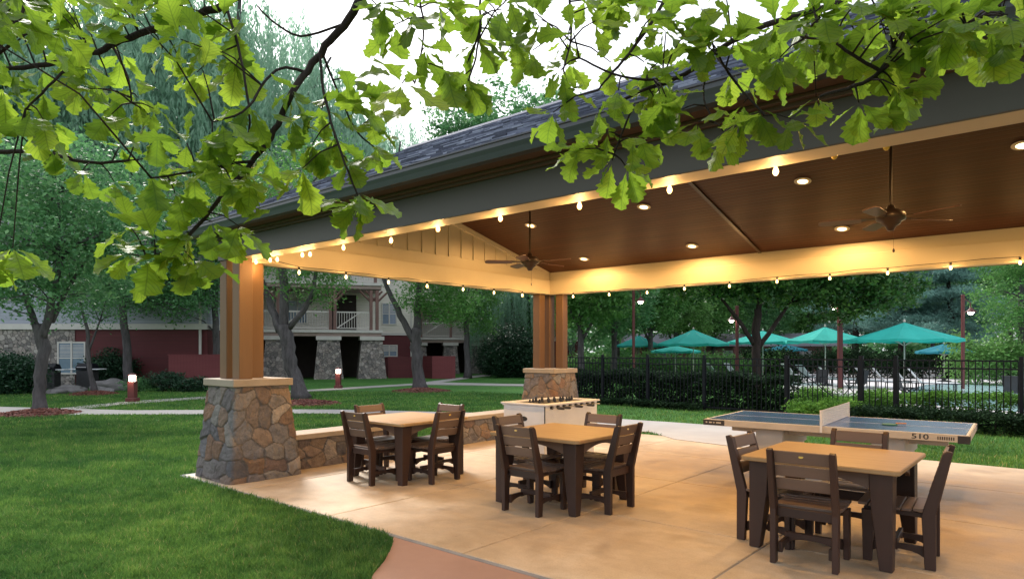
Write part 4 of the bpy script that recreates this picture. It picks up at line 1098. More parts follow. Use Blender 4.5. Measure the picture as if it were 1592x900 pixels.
hedge('fence_hedge', tA, tB, .35, 1.6, .92, M['leaf_hedge'], 'dark unclipped hedge behind the left part of the black fence', 1500, 26, .085, 41)
hedge('fence_hedge', posts[5]-.2, posts[-1], .30, 1.3, .64, M['leaf_box'], 'bright topped hedge behind the right part of the black fence', 950, 30, .06, 42, .12)
hedge('fence_hedge', posts[5]-.1, posts[-1], -1.05, -.20, .38, M['leaf_hedge'], 'low dark hedge in front of the right part of the black fence', 900, 30, .06, 43, .11)
hedge('fence_hedge', tA, posts[3], -.35, -.08, .16, M['leaf_hedge'], 'creeping dark ground plants along the foot of the fence', 500, 18, .07, 44, .10)
shrub('round_boxwood', 1262, 652, 1.15, .55, M['leaf_box'], 'clipped round boxwood behind the gate on the left', 240, 30, .05, 45, cr=.10)
shrub('round_boxwood', 1302, 655, 1.1, .55, M['leaf_box'], 'clipped round boxwood behind the gate on the right', 240, 30, .05, 46, cr=.10)
shrub('round_boxwood', 1275, 632, 1.7, .58, M['leaf_box'], 'wider clipped boxwood behind the two round ones', 260, 30, .055, 47, cr=.12)
shrub('round_boxwood', 1352, 648, 1.0, .6, M['leaf_box'], 'clipped boxwood between the two right gate posts', 220, 30, .05, 48, cr=.10)

# ------------------------------------------------------------------ buildings on the left
def wall_box(root, x0,x1,y0,y1,z0,z1, mat, name): a = MB(); a.box(x0,x1,y0,y1,z0,z1); return a.build(name, mat, root)
def window(root, x, z, w_, h_, y, cols=2, name='window'):
    a = MB(); t = .07
    a.box(x-w_/2-t,x+w_/2+t,y-.06,y-.001,z-t,z); a.box(x-w_/2-t,x+w_/2+t,y-.06,y-.001,z+h_,z+h_+t); a.box(x-w_/2-t,x-w_/2,y-.06,y-.001,z,z+h_); a.box(x+w_/2,x+w_/2+t,y-.06,y-.001,z,z+h_)
    for k in range(1,cols): xx = x-w_/2+w_*k/cols; a.box(xx-.04,xx+.04,y-.055,y-.001,z,z+h_)
    a.box(x-w_/2,x+w_/2,y-.05,y-.001,z+h_*.5-.025,z+h_*.5+.025)
    f = a.build(name, M['trim'], root)
    g_ = MB(); g_.box(x-w_/2,x+w_/2,y-.03,y-.002,z,z+h_); g_.build('pane', M['shutter_glass'], f)
    bl = MB()
    for k in range(9): bl.box(x-w_/2+.03,x+w_/2-.03,y-.036,y-.031,z+h_*.56+k*h_*.045,z+h_*.56+k*h_*.045+.02)
    bl.build('blind', M['rail'], f)
    return f
# long low building, stone part then red siding
A = empty('clubhouse', (-18.6, 30.0, 0), R(0), 'long building with round stone wall, dark red siding and pale upper storey at the left', 'building')
def X30(x): return (x-CX)/F*30-(-18.6)
wall_box(A, -14, X30(116), 0, 6.5, 0, 2.60, M['stone_far'], 'stone_wall')
wall_box(A, X30(116)+.002, X30(322), .04, 6.5, 0, 2.60, M['sid_red'], 'red_wall')
wall_box(A, -14.1, X30(323), -.10, 6.55, 2.601, 2.86, M['trim'], 'trim_band')
wall_box(A, -14.1, X30(322), -.0, 6.5, 2.861, 6.4, M['sid_pale'], 'upper_wall')
rf = MB(); rf.prism([(-.7,6.38),(7.2,6.38),(3.2,8.2)], -14.6, X30(322)+.5, 'x'); rf.build('roof', M['roofing'], A)
window(A, X30(112), .62, 1.15, 1.35, -.0, 2)
for xx in (20, 105, 190, 262): window(A, X30(xx), 4.0, 1.1, 1.5, 0, 2)
wall_box(A, X30(312)-.05, X30(312)+.05, -.08, -.005, 1.4, 6.3, M['trim'], 'downpipe')
fn2 = empty('board_fence', (-15.0, 29.0, 0), 0, 'dusty red board fence enclosure against the dark red siding left of the near column', 'fence')
a = MB(); a.box((262-CX)/F*29+15.0, (345-CX)/F*29+15.0, 0, .05, 0, 1.42); a.build('board_panel', M['board_red'], fn2)
a = MB(); a.box((262-CX)/F*29+15.0-.05, (345-CX)/F*29+15.0+.05, -.02, .07, 1.421, 1.47); a.build('top_rail', M['board_red'], fn2)
# apartment building with balcony on tapered stone piers
TH = math.atan(.313)
P1 = Vector(((577-CX)/F*38.9, 38.9, 0))
B = empty('apartment_building', P1, TH, 'cream and red apartment building with balconies on tapered stone piers', 'building')
def pier(root, x, y, h=2.25, w0=.82, w1=.60):
    a = MB(); vs = []
    for z, q_ in ((0,w0),(h,w1)):
        for p in ((-1,-1),(1,-1),(1,1),(-1,1)): vs.append((x+p[0]*q_, y+p[1]*q_, z))
    a.add(vs, [(3,2,1,0),(4,5,6,7),(0,1,5,4),(1,2,6,5),(2,3,7,6),(3,0,4,7)]); p_ = a.build('stone_pier', M['stone_far'], root)
    a = MB(); a.box(x-w1-.1,x+w1+.1,y-w1-.1,y+w1+.1,h+.001,h+.22); a.build('capstone', M['trim'], p_)
def balcony(root, xs, x0, x1, z, yf=-.55, yb=2.4, posts_=(), rail=True, brace=True):
    a = MB(); a.box(x0,x1,yf,yb,z,z+.20); a.build('deck_beam', M['deck'], root)
    a = MB(); a.box(x0-.08,x1+.08,yf-.08,yb,z+.201,z+.36); a.build('deck_floor', M['trim'], root)
    zt = z+.36
    a = MB()
    segs = [x0+.05]+list(posts_)+[x1-.05]
    for i in range(len(segs)-1):
        s0, s1 = segs[i]+.10, segs[i+1]-.10
        if s1-s0 < .3: continue
        a.box(s0,s1,yf+.02,yf+.08,zt+1.0,zt+1.07); a.box(s0,s1,yf+.03,yf+.07,zt+.08,zt+.13)
        n_ = int((s1-s0)/.14)
        for k in range(n_+1): xx = s0+(s1-s0)*k/n_; a.box(xx-.015,xx+.015,yf+.035,yf+.065,zt+.13,zt+1.0)
        # diagonal brace in the rail
        m_ = Matrix.Translation((s0,yf+.02,zt+.1)) @ Matrix.Rotation(-math.atan2(.9,min(1.3,s1-s0)),4,'Y'); a.box(0,min(1.55,math.hypot(.9,s1-s0)),-.02,.012,-.03,.03, M=m_)
    a.build('railing', M['rail'], root)
    for xp in posts_:
        a = MB(); a.box(xp-.09,xp+.09,yf+.0,yf+.18,zt,z+2.70); p_ = a.build('balcony_post', M['timber_red'], root)
        if brace:
            c = MB()
            for s in (-1,1):
                c.tube([(xp+s*.05,yf+.09,z+2.05),(xp+s*.65,yf+.09,z+2.66)], .06, 4)
            c.build('knee_brace', M['timber_red'], p_)
wall_box(B, -12, 3.1, 2.4, 12, 0, 2.62, M['sid_red'], 'red_wall')
wall_box(B, -12.02, 3.12, 2.36, 12, 2.621, 2.78, M['trim'], 'trim_band')
wall_box(B, -12, 3.1, 2.4, 12, 2.781, 11.2, M['sid_cream'], 'upper_wall')
wall_box(B, -7.2, .25, 2.30, 2.385, 0.0, 2.60, M['painted_shade'], 'painted_shade_wall')  # dark panel over the red wall, shade under the balcony as colour
wall_box(B, -2.2, -.7, 2.30, 2.385, 2.9, 5.1, M['painted_shade'], 'painted_recess_shade')  # flat dark panel paints the shade of a recess
for i, xx in enumerate((.0, -2.45, -5.25)): pier(B, xx, 0)
balcony(B, None, -9.0, .55, 2.475, posts_=(-5.2,-2.35,-2.1,-.05,.3))
balcony(B, None, -9.0, .55, 5.25, posts_=(-5.2,-2.2,.2))
balcony(B, None, -9.0, .55, 8.0, posts_=(-5.2,-2.2,.2))
for z in (3.35, 6.1, 8.9): window(B, 1.35, z, .80, 1.25, 2.4, 2)
window(B, 1.35, 1.32, .9, .62, 2.4, 2)
for z in (6.1, 3.35): window(B, -4.2, z, 1.0, 1.3, 2.4, 2)
a = MB(); a.box(2.7,2.78,2.3,2.39,0,11); a.build('downpipe', M['trim'], B)
rf = MB(); rf.prism([(1.2,11.2),(12.8,11.2),(7,14)], -12.6, 3.7, 'x'); rf.build('roof', M['roofing'], B)
# farther wing
Q = Vector(((740-CX)/F*47.5, 47.5, 0))
D = empty('apartment_wing', Q, R(12), 'farther apartment wing with stone piers behind the slender tree', 'building')
wall_box(D, -9, 9, 2.6, 11, 0, 2.4, M['sid_red'], 'red_wall')
wall_box(D, -9, 9, 2.6, 11, 2.401, 11, M['sid_cream'], 'upper_wall')
wall_box(D, -4.0, .3, 2.5, 2.59, 0, 2.4, M['painted_shade'], 'painted_shade_wall')  # same painted shade behind the wing's piers
for xx in (0, -1.9, -4.1): pier(D, xx, 0, 2.0, .62, .45)
pier(D, 2.6, 0, 2.0, .62, .45)
balcony(D, None, -5.5, 3.2, 2.22, posts_=(-4.0,-1.9,.0))
balcony(D, None, -5.5, 3.2, 4.9, posts_=(-4.0,-1.9,.0))
rf = MB(); rf.prism([(1.6,11),(11.8,11),(6.5,13.6)], -9.5, 9.5, 'x'); rf.build('roof', M['roofing'], D)
# red fences
fq = empty('board_fence', (P1.x, P1.y, 0), TH, 'dark red board fence right of the stone piers', 'fence')
a = MB(); a.box(.95, 3.6, -.3, -.25, 0, 1.28); a.build('board_panel', M['sid_red'], fq)
eq = gp(672,588.5)
en = empty('trash_enclosure', (eq.x, eq.y, 0), R(0), 'dusty red boxed enclosure behind the forked lawn tree', 'enclosure')
a = MB(); a.box(0,1.35,0,.05,0,1.32); a.build('front_panel', M['board_red'], en)
a = MB(); T_ = Matrix.Rotation(R(125),4,'Z'); a.box(0.03,1.9,-.05,0,0,1.32, M=T_); a.build('side_panel', M['sid_red'], en)
# rocks, grills, bench by the left window
for k, (x,y,s) in enumerate(((112,610,.42),(172,606,.62),(88,612,.3),(160,611,.35))):
    q = gp(x,y); r2 = np.random.default_rng(50+k); bm = bmesh.new(); bmesh.ops.create_icosphere(bm, subdivisions=3, radius=1)
    for v in bm.verts:
        nn = noise.fractal(v.co*1.3+Vector((k*7,0,0)),1,2,4); v.co *= 1+.35*nn; v.co.z *= .5
    me = bpy.data.meshes.new('boulder'); bm.to_mesh(me); bm.free(); me.shade_smooth(); me.materials.append(M['rock'])
    o = bpy.data.objects.new('boulder', me); C.objects.link(o); o.location = (q.x,q.y,s*.2); o.scale = (s*1.3,s,s)
    tag(o, ['middle sized pale boulder in front of the barbecue grill','largest pale boulder right of the slim tree','smallest pale boulder nearest the airy tree','small boulder beside the slim tree mulch'][k], 'boulder', 'pale boulders on the lawn')
def grill(x, y, rz, label, first=None):
    q = gp(x,y)
    if first is None:
        root = empty('barbecue_grill', (q.x,q.y,0), rz, label, 'grill', 'barbecue grills by the stone wall')
        a = MB(); a.box(-.34,.34,-.24,.24,.05,.78); a.build('cart', M['rubber'], root, bevel=.01)
        a = MB(); a.prism([(-.26,.79),(.26,.79),(.26,.90),(.16,1.06),(-.10,1.10),(-.26,.95)], -.36, .36, 'x'); a.build('lid', M['black'], root, bevel=.02)
        for s in (-1,1):
            a = MB(); x0,x1 = sorted((s*.365,s*.72)); a.box(x0,x1,-.22,.22,.82,.86); a.build('side_shelf', M['white'], root, bevel=.008)
        a = MB(); a.tube([(-.22,-.33,.92),(.22,-.33,.92)], .012, 8); a.build('handle', M['chrome'], root)
        for s in (-1,1):
            a = MB(); a.tube([(s*.3-.02,-.2,.06),(s*.3+.02,-.2,.06)], .06, 12); a.build('wheel', M['rubber'], root)
        return root
    r_ = copy_tree(first, label=label); r_.location = (q.x,q.y,0); r_.rotation_euler = (0,0,rz); return r_
g1 = grill(76, 606, R(6), 'black barbecue grill with pale side shelves just right of the airy tree trunk')
grill(136, 604, R(-8), 'black barbecue grill with pale side shelves behind the slim tree', g1)
# lamp bollards
def bollard(x, y, h, label, first=None):
    q = gp(x, y)
    if first is None:
        root = empty('lamp_bollard', (q.x,q.y,0), 0, label, 'path light', 'red lamp bollards along the path')
        a = MB(); a.box(-.15,.15,-.15,.15,0,.14); a.build('base', M['redpost'], root, bevel=.01)
        a = MB(); a.box(-.105,.105,-.105,.105,.141,.66); a.build('shaft', M['redpost'], root, bevel=.01)
        a = MB(); a.lathe([(0,.661),(.10,.661),(.10,.83),(0,.83)], seg=16); a.build('lamp_glass', M['lamp'], root)
        a = MB()
        for k in range(8): an = 2*PI*k/8; a.box(.104*math.cos(an)-.006,.104*math.cos(an)+.006,.104*math.sin(an)-.006,.104*math.sin(an)+.006,.661,.83)
        a.lathe([(0,.84),(.13,.84),(.13,.86),(.07,.90),(0,.91)], seg=16); a.build('lamp_cap', M['redpost'], root)
    else: root = copy_tree(first, label=label); root.location = (q.x,q.y,0)
    L = bpy.data.lights.new('bollard_lamp','POINT'); L.energy = 4; L.color = (1,.8,.6); L.shadow_soft_size = .1
    lo = bpy.data.objects.new('bollard_lamp', L); C.objects.link(lo); lo.location = (q.x, q.y-.22, .76)
    return root
bo = bollard(206, 625, .95, 'red lamp bollard with lit top between the two lawn paths, left of the near column')
bollard(526, 604, .95, 'red lamp bollard with lit top in front of the balcony piers', bo)

# ------------------------------------------------------------------ pool side
def umbrella(x, ytop, wpx, yrim, big, label, mat, first=None):
    Wd = 3.66 if big else 2.7
    Y = Wd*F/wpx; X = (x-CX)/F*Y
    zt = CH+(HY-ytop)/F*Y; zr = CH+(HY-yrim)/F*Y
    root = empty('patio_umbrella', (X,Y,0), random.uniform(0,1), label, 'umbrella', 'teal umbrellas by the pool')
    n = 8; R_ = Wd/2; a = MB(); vs = [(0,0,zt)]; fs = []; m_ = 4
    for j in range(1,m_+1):
        t = j/m_; 
        for k in range(n*2):
            an = 2*PI*k/(2*n); rr = R_*t*(1 if k%2==0 else math.cos(PI/n)*.985); sag = .05*t*(0 if k%2==0 else 1)
            vs.append((rr*math.cos(an), rr*math.sin(an), zt-(zt-zr)*(t**.92)-sag))
    N2 = n*2
    for k in range(N2): fs.append((0,1+k,1+(k+1)%N2))
    for j in range(m_-1):
        for k in range(N2): fs.append((1+j*N2+k,1+(j+1)*N2+k,1+(j+1)*N2+(k+1)%N2,1+j*N2+(k+1)%N2))
    base = 1+(m_-1)*N2; nb_ = len(vs)
    for k in range(N2): p = vs[base+k]; vs.append((p[0]*1.005,p[1]*1.005,p[2]-.10))
    for k in range(N2): fs.append((base+k,nb_+k,nb_+(k+1)%N2,base+(k+1)%N2))
    a.add(vs, fs); a.build('canopy', mat, root)
    a = MB(); a.tube([(0,0,.1),(0,0,zt+.02)], .025, 8); a.lathe([(0,zt+.02),(.05,zt+.02),(.03,zt+.09),(0,zt+.12)], seg=10); a.build('pole', M['beige'], root)
    a = MB()
    for k in range(n):
        an = 2*PI*k/n; c_, s_ = math.cos(an), math.sin(an)
        a.tube([(0,0,zt-.03),(R_*.98*c_,R_*.98*s_,zr-.02)], .012, 5); a.tube([(0,0,zr-.25),(R_*.5*c_,R_*.5*s_,(zt+zr)/2-.04)], .01, 5)
    a.build('ribs', M['beige'], root)
    a = MB(); a.lathe([(0,0),(.32,0),(.32,.06),(.08,.09),(.05,.3),(0,.3)], seg=16); a.build('base', M['rubber'], root)
random.seed(4)
umbrella(993,521,76,537,True,'farthest left teal umbrella in the row by the pool',M['teal'])
umbrella(1078,512,113,534,True,'second teal umbrella from the left, partly under the oak crown',M['teal'])
umbrella(1050,537,76,545,False,'small pale teal umbrella under the second large umbrella',M['teal'])
umbrella(1186,514,110,531,True,'teal umbrella behind the trunk of the pool tree',M['teal'])
umbrella(1283,508,122,529,True,'teal umbrella behind the tall red lamp post',M['teal'])
umbrella(1221,535,64,543,False,'small teal umbrella below and behind the pool tree trunk',M['teal2'])
umbrella(1406,501,156,527,True,'largest teal umbrella right of the gate',M['teal'])
umbrella(1468,534,80,546,False,'small deep blue teal umbrella right of the largest one',M['teal2'])
def lamp_post(x, Y, ztop, w_, label, side=1, first=None, lampy=None):
    X = (x-CX)/F*Y; root = empty('lamp_post', (X,Y,0), 0, label, 'lamp post', 'tall red lamp posts round the pool')
    a = MB(); a.box(-w_,w_,-w_,w_,0,ztop); a.build('pole', M['redpost'], root, bevel=.01)
    zl = ztop-.75
    a = MB(); a.tube([(0,0,ztop-.3),(side*.12,0,ztop-.22),(side*.28,-.05,ztop-.35),(side*.30,-.05,zl+.18)], .02, 6); a.build('arm', M['redpost'], root)
    a = MB(); a.lathe([(0,zl+.20),(.05,zl+.19),(.09,zl+.12),(.20,zl+.03),(.21,zl),(.18,zl),(.0,zl+.06)], side*.30, -.05, 16); sh_ = a.build('lamp_shade', M['redpost'], root, smooth=True)
    a = MB(); a.lathe([(0,zl+.05),(.10,zl+.03),(.12,zl-.02),(.07,zl-.09),(0,zl-.11)], side*.30, -.05, 14); a.build('lamp_globe', M['lamp'], sh_, smooth=True)
    return root
lamp_post(1306,27.5,4.2,.085,'thick brick red lamp post standing in front of the pool tree crown',-1)
lamp_post(1497,27.7,4.0,.055,'red lamp post with a lit lamp on the right against the pines',1)
lamp_post(985,29.0,4.55,.055,'slim red lamp post left of the umbrellas',1)
lamp_post(1146,33.0,3.9,.065,'red lamp post between the second and third umbrellas',-1)
# loungers
def lounger(x, y, rz, label, first=None):
    q = gp(x,y)
    if first is None:
        root = empty('pool_lounger', (q.x,q.y,0), rz, label, 'lounger', 'white sling loungers on the pool deck')
        a = MB(); 
        for s in (-1,1): a.tube([(s*.31,-.95,.32),(s*.31,.35,.32)], .02, 6); 
        for yy_ in (-.95,.35): a.tube([(-.31,yy_,.32),(.31,yy_,.32)], .02, 6)
        a.build('frame', M['rubber'], root)
        a = MB(); a.box(-.30,.30,-.93,.33,.325,.35); a.build('seat', M['white'], root)
        a = MB(); Mx = Matrix.Translation((0,.35,.34)) @ Matrix.Rotation(R(52),4,'X'); a.box(-.30,.30,0,.75,-.012,.012,M=Mx); a.build('backrest', M['white'], root)
        for sx in (-1,1):
            for yy_ in (-.8,.3): a = MB(); a.tube([(sx*.29,yy_,0),(sx*.31,yy_,.32)], .018, 6); a.build('leg', M['rubber'], root)
        return root
    r_ = copy_tree(first, label=label); r_.location = (q.x,q.y,0); r_.rotation_euler = (0,0,rz); return r_
places = [(1302,600),(1332,602),(1362,604),(1391,606),(1423,606),(1448,608)]
ords = ['beside the tall red lamp post','just left of the thick gate post','between the two thick fence posts','just right of the thick fence post','under the largest umbrella on its right','rightmost one at the pool corner']
l0 = None
for (x,y), t in zip(places, ords):
    o_ = lounger(x, y, R(70)+random.uniform(-.1,.1), 'white pool lounger with raised back, '+t, l0); l0 = l0 or o_
for k,(x,y) in enumerate(((1120,590),(1150,590),(1240,592),(1265,596))):
    lounger(x, y, R(100), 'white pool lounger with raised back, '+['left of the pool tree trunk','at the pool tree trunk','seen through the gate on its left','seen through the middle of the gate'][k], l0)
# pool side table and chair
def side_chair(x, y, rz, label, first=None):
    q = gp(x,y)
    if first is None:
        root = empty('pool_chair', (q.x,q.y,0), rz, label, 'chair', 'dark metal chairs on the pool deck')
        a = MB(); a.box(-.26,.26,-.24,.24,.42,.45); a.build('seat', M['rubber'], root)
        a = MB(); Mx = Matrix.Translation((0,.24,.43)) @ Matrix.Rotation(R(75),4,'X'); a.box(-.25,.25,0,.5,-.01,.01,M=Mx); a.build('backrest', M['rubber'], root)
        for sx in (-1,1):
            a = MB(); a.tube([(sx*.27,-.28,0),(sx*.27,.22,.46)], .016, 6); a.build('leg', M['black'], root)
            a = MB(); a.tube([(sx*.27,.28,0),(sx*.27,-.22,.46),(sx*.28,-.2,.64),(sx*.28,.25,.66)], .016, 6); a.build('leg', M['black'], root)
        return root
    r_ = copy_tree(first, label=label); r_.location = (q.x,q.y,0); r_.rotation_euler = (0,0,rz); return r_
s0 = side_chair(1412, 624, R(40), 'dark metal chair just right of the thick fence post by the hedge')
side_chair(1270, 612, R(-60), 'dark metal chair seen through the gate', s0)
side_chair(1583, 634, R(120), 'dark folding frame chair at the right edge by the water', s0)
side_chair(1330, 614, R(200), 'dark metal chair left of the thick gate post', s0)
# low wall and dark pool house behind the umbrellas
ph = empty('pool_house', ((1130-CX)/F*52, 52, 0), R(-6), 'dark low pool house behind the umbrellas', 'building')
wall_box(ph, -7, 8, 0, 6, 0, 2.0, M['timber_red'], 'wall')
a = MB(); a.prism([(-1,2.0),(7,2.0),(3,3.1)], -8, 9, 'x'); a.build('roof', M['roofing'], ph)
for k in range(5): window(ph, -5+2.7*k, .7, 1.2, .9, 0, 2)
for k in range(7): a = MB(); a.box(-6.9+2.4*k,-6.75+2.4*k,-.9,-.75,0,2.0); a.build('porch_post', M['redpost'], ph)
dk = empty('deck_railing', ((1180-CX)/F*46, 46, 0), R(-6), 'weathered wooden railing far behind the umbrellas', 'railing')
a = MB()
for k in range(90): a.box(-6+.25*k,-5.96+.25*k,0,.04,.1,1.1)
a.box(-6,16.5,-.02,.06,1.1,1.18); a.box(-6,16.5,-.02,.06,.05,.10); a.build('balusters', M['timber_red'], dk)
# far hedge line
def farhedge(x0,x1,Y0,Y1,h,mat,label,n,seed,size=.14,thick=1.6):
    r = np.random.default_rng(seed); A_ = Vector(((x0-CX)/F*Y0,Y0)); B_ = Vector(((x1-CX)/F*Y1,Y1))
    root = empty('clipped_hedge', (A_.x,A_.y,0), 0, label, 'hedge')
    t = r.random(n); X = (B_.x-A_.x)*t; Yy = (B_.y-A_.y)*t+r.uniform(0,thick,n); Z = r.random(n)**.6*h*(1+.12*np.sin(t*23)+.1*np.sin(t*57))
    P = np.repeat(np.stack([X,Yy,Z],1),24,0)+r.normal(size=(n*24,3))*.22; P[:,2] = np.maximum(P[:,2],.03)
    V, Fa = leaf_cloud(P, size, r); npmesh('foliage', V, Fa, mat, root, rnd=np.repeat(r.beta(2,2,n),24)*.6+r.random(n*24)*.4)
farhedge(1160,1720,40,36,1.45,M['leaf_hedge'],'long dark hedge at the far side of the pool',1400,61)
farhedge(880,1240,36,40,1.2,M['leaf_mid'],'green hedge behind the left umbrellas',800,62)
farhedge(1500,1760,31,28,2.0,M['leaf_light'],'light green shrubs below the right hand trees',600,63)

# pool tree with the wide dark crown
b8 = T(1176,606)
tree('broad_oak', b8, [S(b8,(1176,606,0,.22),(1177,560,0,.19),(1176,520,0,.18),(1178,480,0,.15)), S(b8,(1172,535,0,.10),(1150,500,0,.09),(1125,468,0,.06),(1095,445,0,.03)), S(b8,(1180,540,0,.11),(1208,500,0,.09),(1228,470,0,.07),(1250,440,0,.04)), S(b8,(1178,490,0,.12),(1182,440,0,.09),(1180,400,0,.05))],
     [(-2.3,0,4.5,2.1,1.8,.75),(-.6,0,4.6,1.8,1.8,.9),(1.4,-.2,4.3,1.9,1.7,.8),(3.6,-.4,4.0,1.9,1.6,.95),(5.2,-.4,4.1,1.4,1.4,.8),(3.4,-.4,3.3,1.2,1.0,.4),(0,0,6.0,3.6,2.8,1.5),(3.2,0,5.6,2.4,2,1.2)], 1500, 22, .34, .19, M['leaf_oak'], 'broad dark crowned oak by the pool in front of the umbrellas', seed=71, twigs=60, shell=.3, bark=M['bark_dark'])
# pines on the right
def pine(x, Y, w_, z0, z1, label, seed, mat):
    r = np.random.default_rng(seed); X = (x-CX)/F*Y; root = empty('pine_tree', (X,Y,0), 0, label, 'pine', 'pines beyond the pool')
    random.seed(seed); make_trunk(root, [[(0,0,0,.26),(.1,0,z1*.5,.18),(0,.1,z1,.04)]], M['bark_dark'])
    Ps = []; tones = []; a = MB()
    for k in range(46):
        z = z0+(z1-z0)*r.random(); wl = w_*(1-.75*((z-z0)/(z1-z0))**1.3)*r.uniform(.6,1.1); an = r.random()*2*PI
        tip = np.array([wl*math.cos(an), wl*math.sin(an), z+wl*.06]); a.tube([(0,0,z-.1),tuple(tip*[.5,.5,1]),tuple(tip)], [.05,.035,.01], 5)
        n_ = int(14*wl)+8
        for q_ in range(n_):
            t = r.uniform(.25,1.02); c = tip*[t,t,1]; sd_ = r.normal(size=3)*[.35,.35,.10]*wl*.35; Ps.append(c+sd_); tones.append(r.beta(2,2))
    a.build('branches', M['bark_dark'], root)
    Cc = np.array(Ps); P = np.repeat(Cc,42,0)+r.normal(size=(len(Cc)*42,3))*np.array([.26,.26,.12])
    V, Fa = leaf_cloud(P, .22, r, .1, .13); npmesh('crown', V, Fa, mat, root, rnd=np.repeat(np.array(tones),42)*.6+r.random(len(P))*.4)
pine(1400, 42, 3.9, 2.6, 8.5, 'blue green pine behind the largest umbrella', 81, M['leaf_pine'])
pine(1475, 40, 3.6, 2.2, 7.6, 'blue green pine behind the lit red lamp post', 82, M['leaf_pine'])
pine(1330, 46, 3.4, 3.0, 9.5, 'taller blue green pine half hidden by the oak crown', 83, M['leaf_pine'])
# right hand leafy tree
Xr = (1590-CX)/F*31
tree('leafy_tree', (Xr,31,0), [[(0,0,0,.22),(0,0,2.4,.18),(-.1,0,4.2,.12),(0,0,6,.06)]], [(0,0,4.3,2.2,2,1.4),(-1.0,0,3.2,1.2,1.2,.8),(.8,0,5.9,2.3,2,1.5),(-.6,.2,6.2,1.6,1.6,1.2),(1.8,0,3.6,1.6,1.5,1.1)], 700, 26, .36, .12, M['leaf_mid'], 'full mid green tree at the right edge beyond the pool', seed=72, twigs=20)

# ------------------------------------------------------------------ background woods, a few prototypes copied
def bg_tree(name, seed, mat, h, w_, label, group, size=.33, n=800, per=20, wil=False):
    r = np.random.default_rng(seed); random.seed(seed)
    lob = [(0,0,h*.62,w_*.5,w_*.5,h*.30)]
    for k in range(9):
        an = r.random()*2*PI; lob.append((w_*.32*math.cos(an), w_*.32*math.sin(an), h*r.uniform(.28,.88), w_*r.uniform(.16,.30), w_*r.uniform(.16,.30), h*r.uniform(.09,.17)))
    st = [[(0,0,0,.30),(.1,0,h*.3,.24),(0,.2,h*.6,.15),(.1,0,h*.88,.04)], [(0,0,h*.3,.15),(w_*.2,0,h*.5,.1),(w_*.3,.1,h*.7,.03)], [(0,0,h*.25,.14),(-w_*.2,0,h*.45,.1),(-w_*.32,.1,h*.62,.03)]]
    return tree(name, (0,0,0), st, lob, n, per, .62, size, mat, label, 'tree', group, seed=seed, twigs=26, shell=.45)
def willow(seed, h, w_, label, group):
    r = np.random.default_rng(seed); random.seed(seed)
    root = empty('willow_tree', (0,0,0), 0, label, 'willow', group)
    st = [[(0,0,0,.40),(.2,0,h*.3,.32),(.1,.1,h*.6,.2),(0,0,h*.85,.06)]]
    for k in range(6):
        an = k*1.05; st.append([(0,0,h*.32+.1*k,.16),(w_*.16*math.cos(an),w_*.16*math.sin(an),h*.55,.11),(w_*.33*math.cos(an),w_*.33*math.sin(an),h*(.78+.02*k),.04)])
    make_trunk(root, st, M['bark'])
    Ps, Tn = [], []
    for k in range(760):
        an = r.random()*2*PI; rr = w_*.5*math.sqrt(r.random()); top = h*(.98-.42*(rr/(w_*.5))**2)*r.uniform(.82,1.02); ln = r.uniform(.15,.42)*h
        n_ = int(ln/.085); z = top-np.linspace(0,ln,n_); sw = r.normal()*.25
        x = rr*math.cos(an)+np.sin((top-z)*.7+an)*.10+sw*((top-z)/ln)**2*.4+np.linspace(0,.35,n_)**.5*math.cos(an)*.6; y = rr*math.sin(an)+np.linspace(0,.35,n_)**.5*math.sin(an)*.6
        p = np.stack([x,y,z],1); p = np.repeat(p,2,0)+r.normal(size=(n_*2,3))*.07; Ps.append(p); Tn.append(np.full(len(p), r.beta(2,2)))
    P = np.concatenate(Ps); tone = np.concatenate(Tn)*.65+r.random(len(P))*.35; n = len(P)
    d = np.stack([r.normal(size=n)*.35, r.normal(size=n)*.35, -np.ones(n)],1); d /= np.linalg.norm(d,axis=1)[:,None]; s = .24
    sd_ = np.cross(d, r.normal(size=(n,3))); sd_ /= np.linalg.norm(sd_,axis=1)[:,None]
    V = np.concatenate([P-d*s*.5,P+sd_*.03,P+d*s*.5,P-sd_*.03],1).reshape(-1,3); Fa = (np.arange(n)*4)[:,None]+np.array([[0,1,2,3]])
    npmesh('crown', V, Fa, M['leaf_willow'], root, rnd=tone); return root
GW = 'trees of the wood behind the buildings and the pool'
LW = 'tall leafy tree among the woods behind the buildings and the pool'
pr = [bg_tree('background_tree', 91, M['leaf_mid'], 14, 8, LW, GW), bg_tree('background_tree', 92, M['leaf_blue'], 15, 8.5, LW, GW), bg_tree('background_tree', 93, M['leaf_light'], 13, 8, LW, GW)]
wl = willow(95, 14.5, 11.5, 'tall pale weeping willow behind the apartment building at the middle left', 'pale willows behind the apartments')
def place(o, x, Y, s=1, rz=0, first=False, label=None, sz=None):
    c = o if first else copy_tree(o, label=label)
    c.location = ((x-CX)/F*Y, Y, 0); c.rotation_euler = (0,0,rz); c.scale = (s,s,sz or s); return c
place(wl, 350, 48, 2.05, 0, True)
place(wl, 205, 47, 2.1, 2.1, label='pale weeping willow behind the clubhouse roof at the left')
place(wl, 478, 58, 1.8, 1.0, label='pale weeping willow left of the bright gap of sky')
place(wl, 600, 66, 1.75, 3.0, label='distant pale weeping willow just above the shingled roof')
place(wl, 812, 46, .62, 4.0, label='smaller willow hanging over the dark evergreen bush')
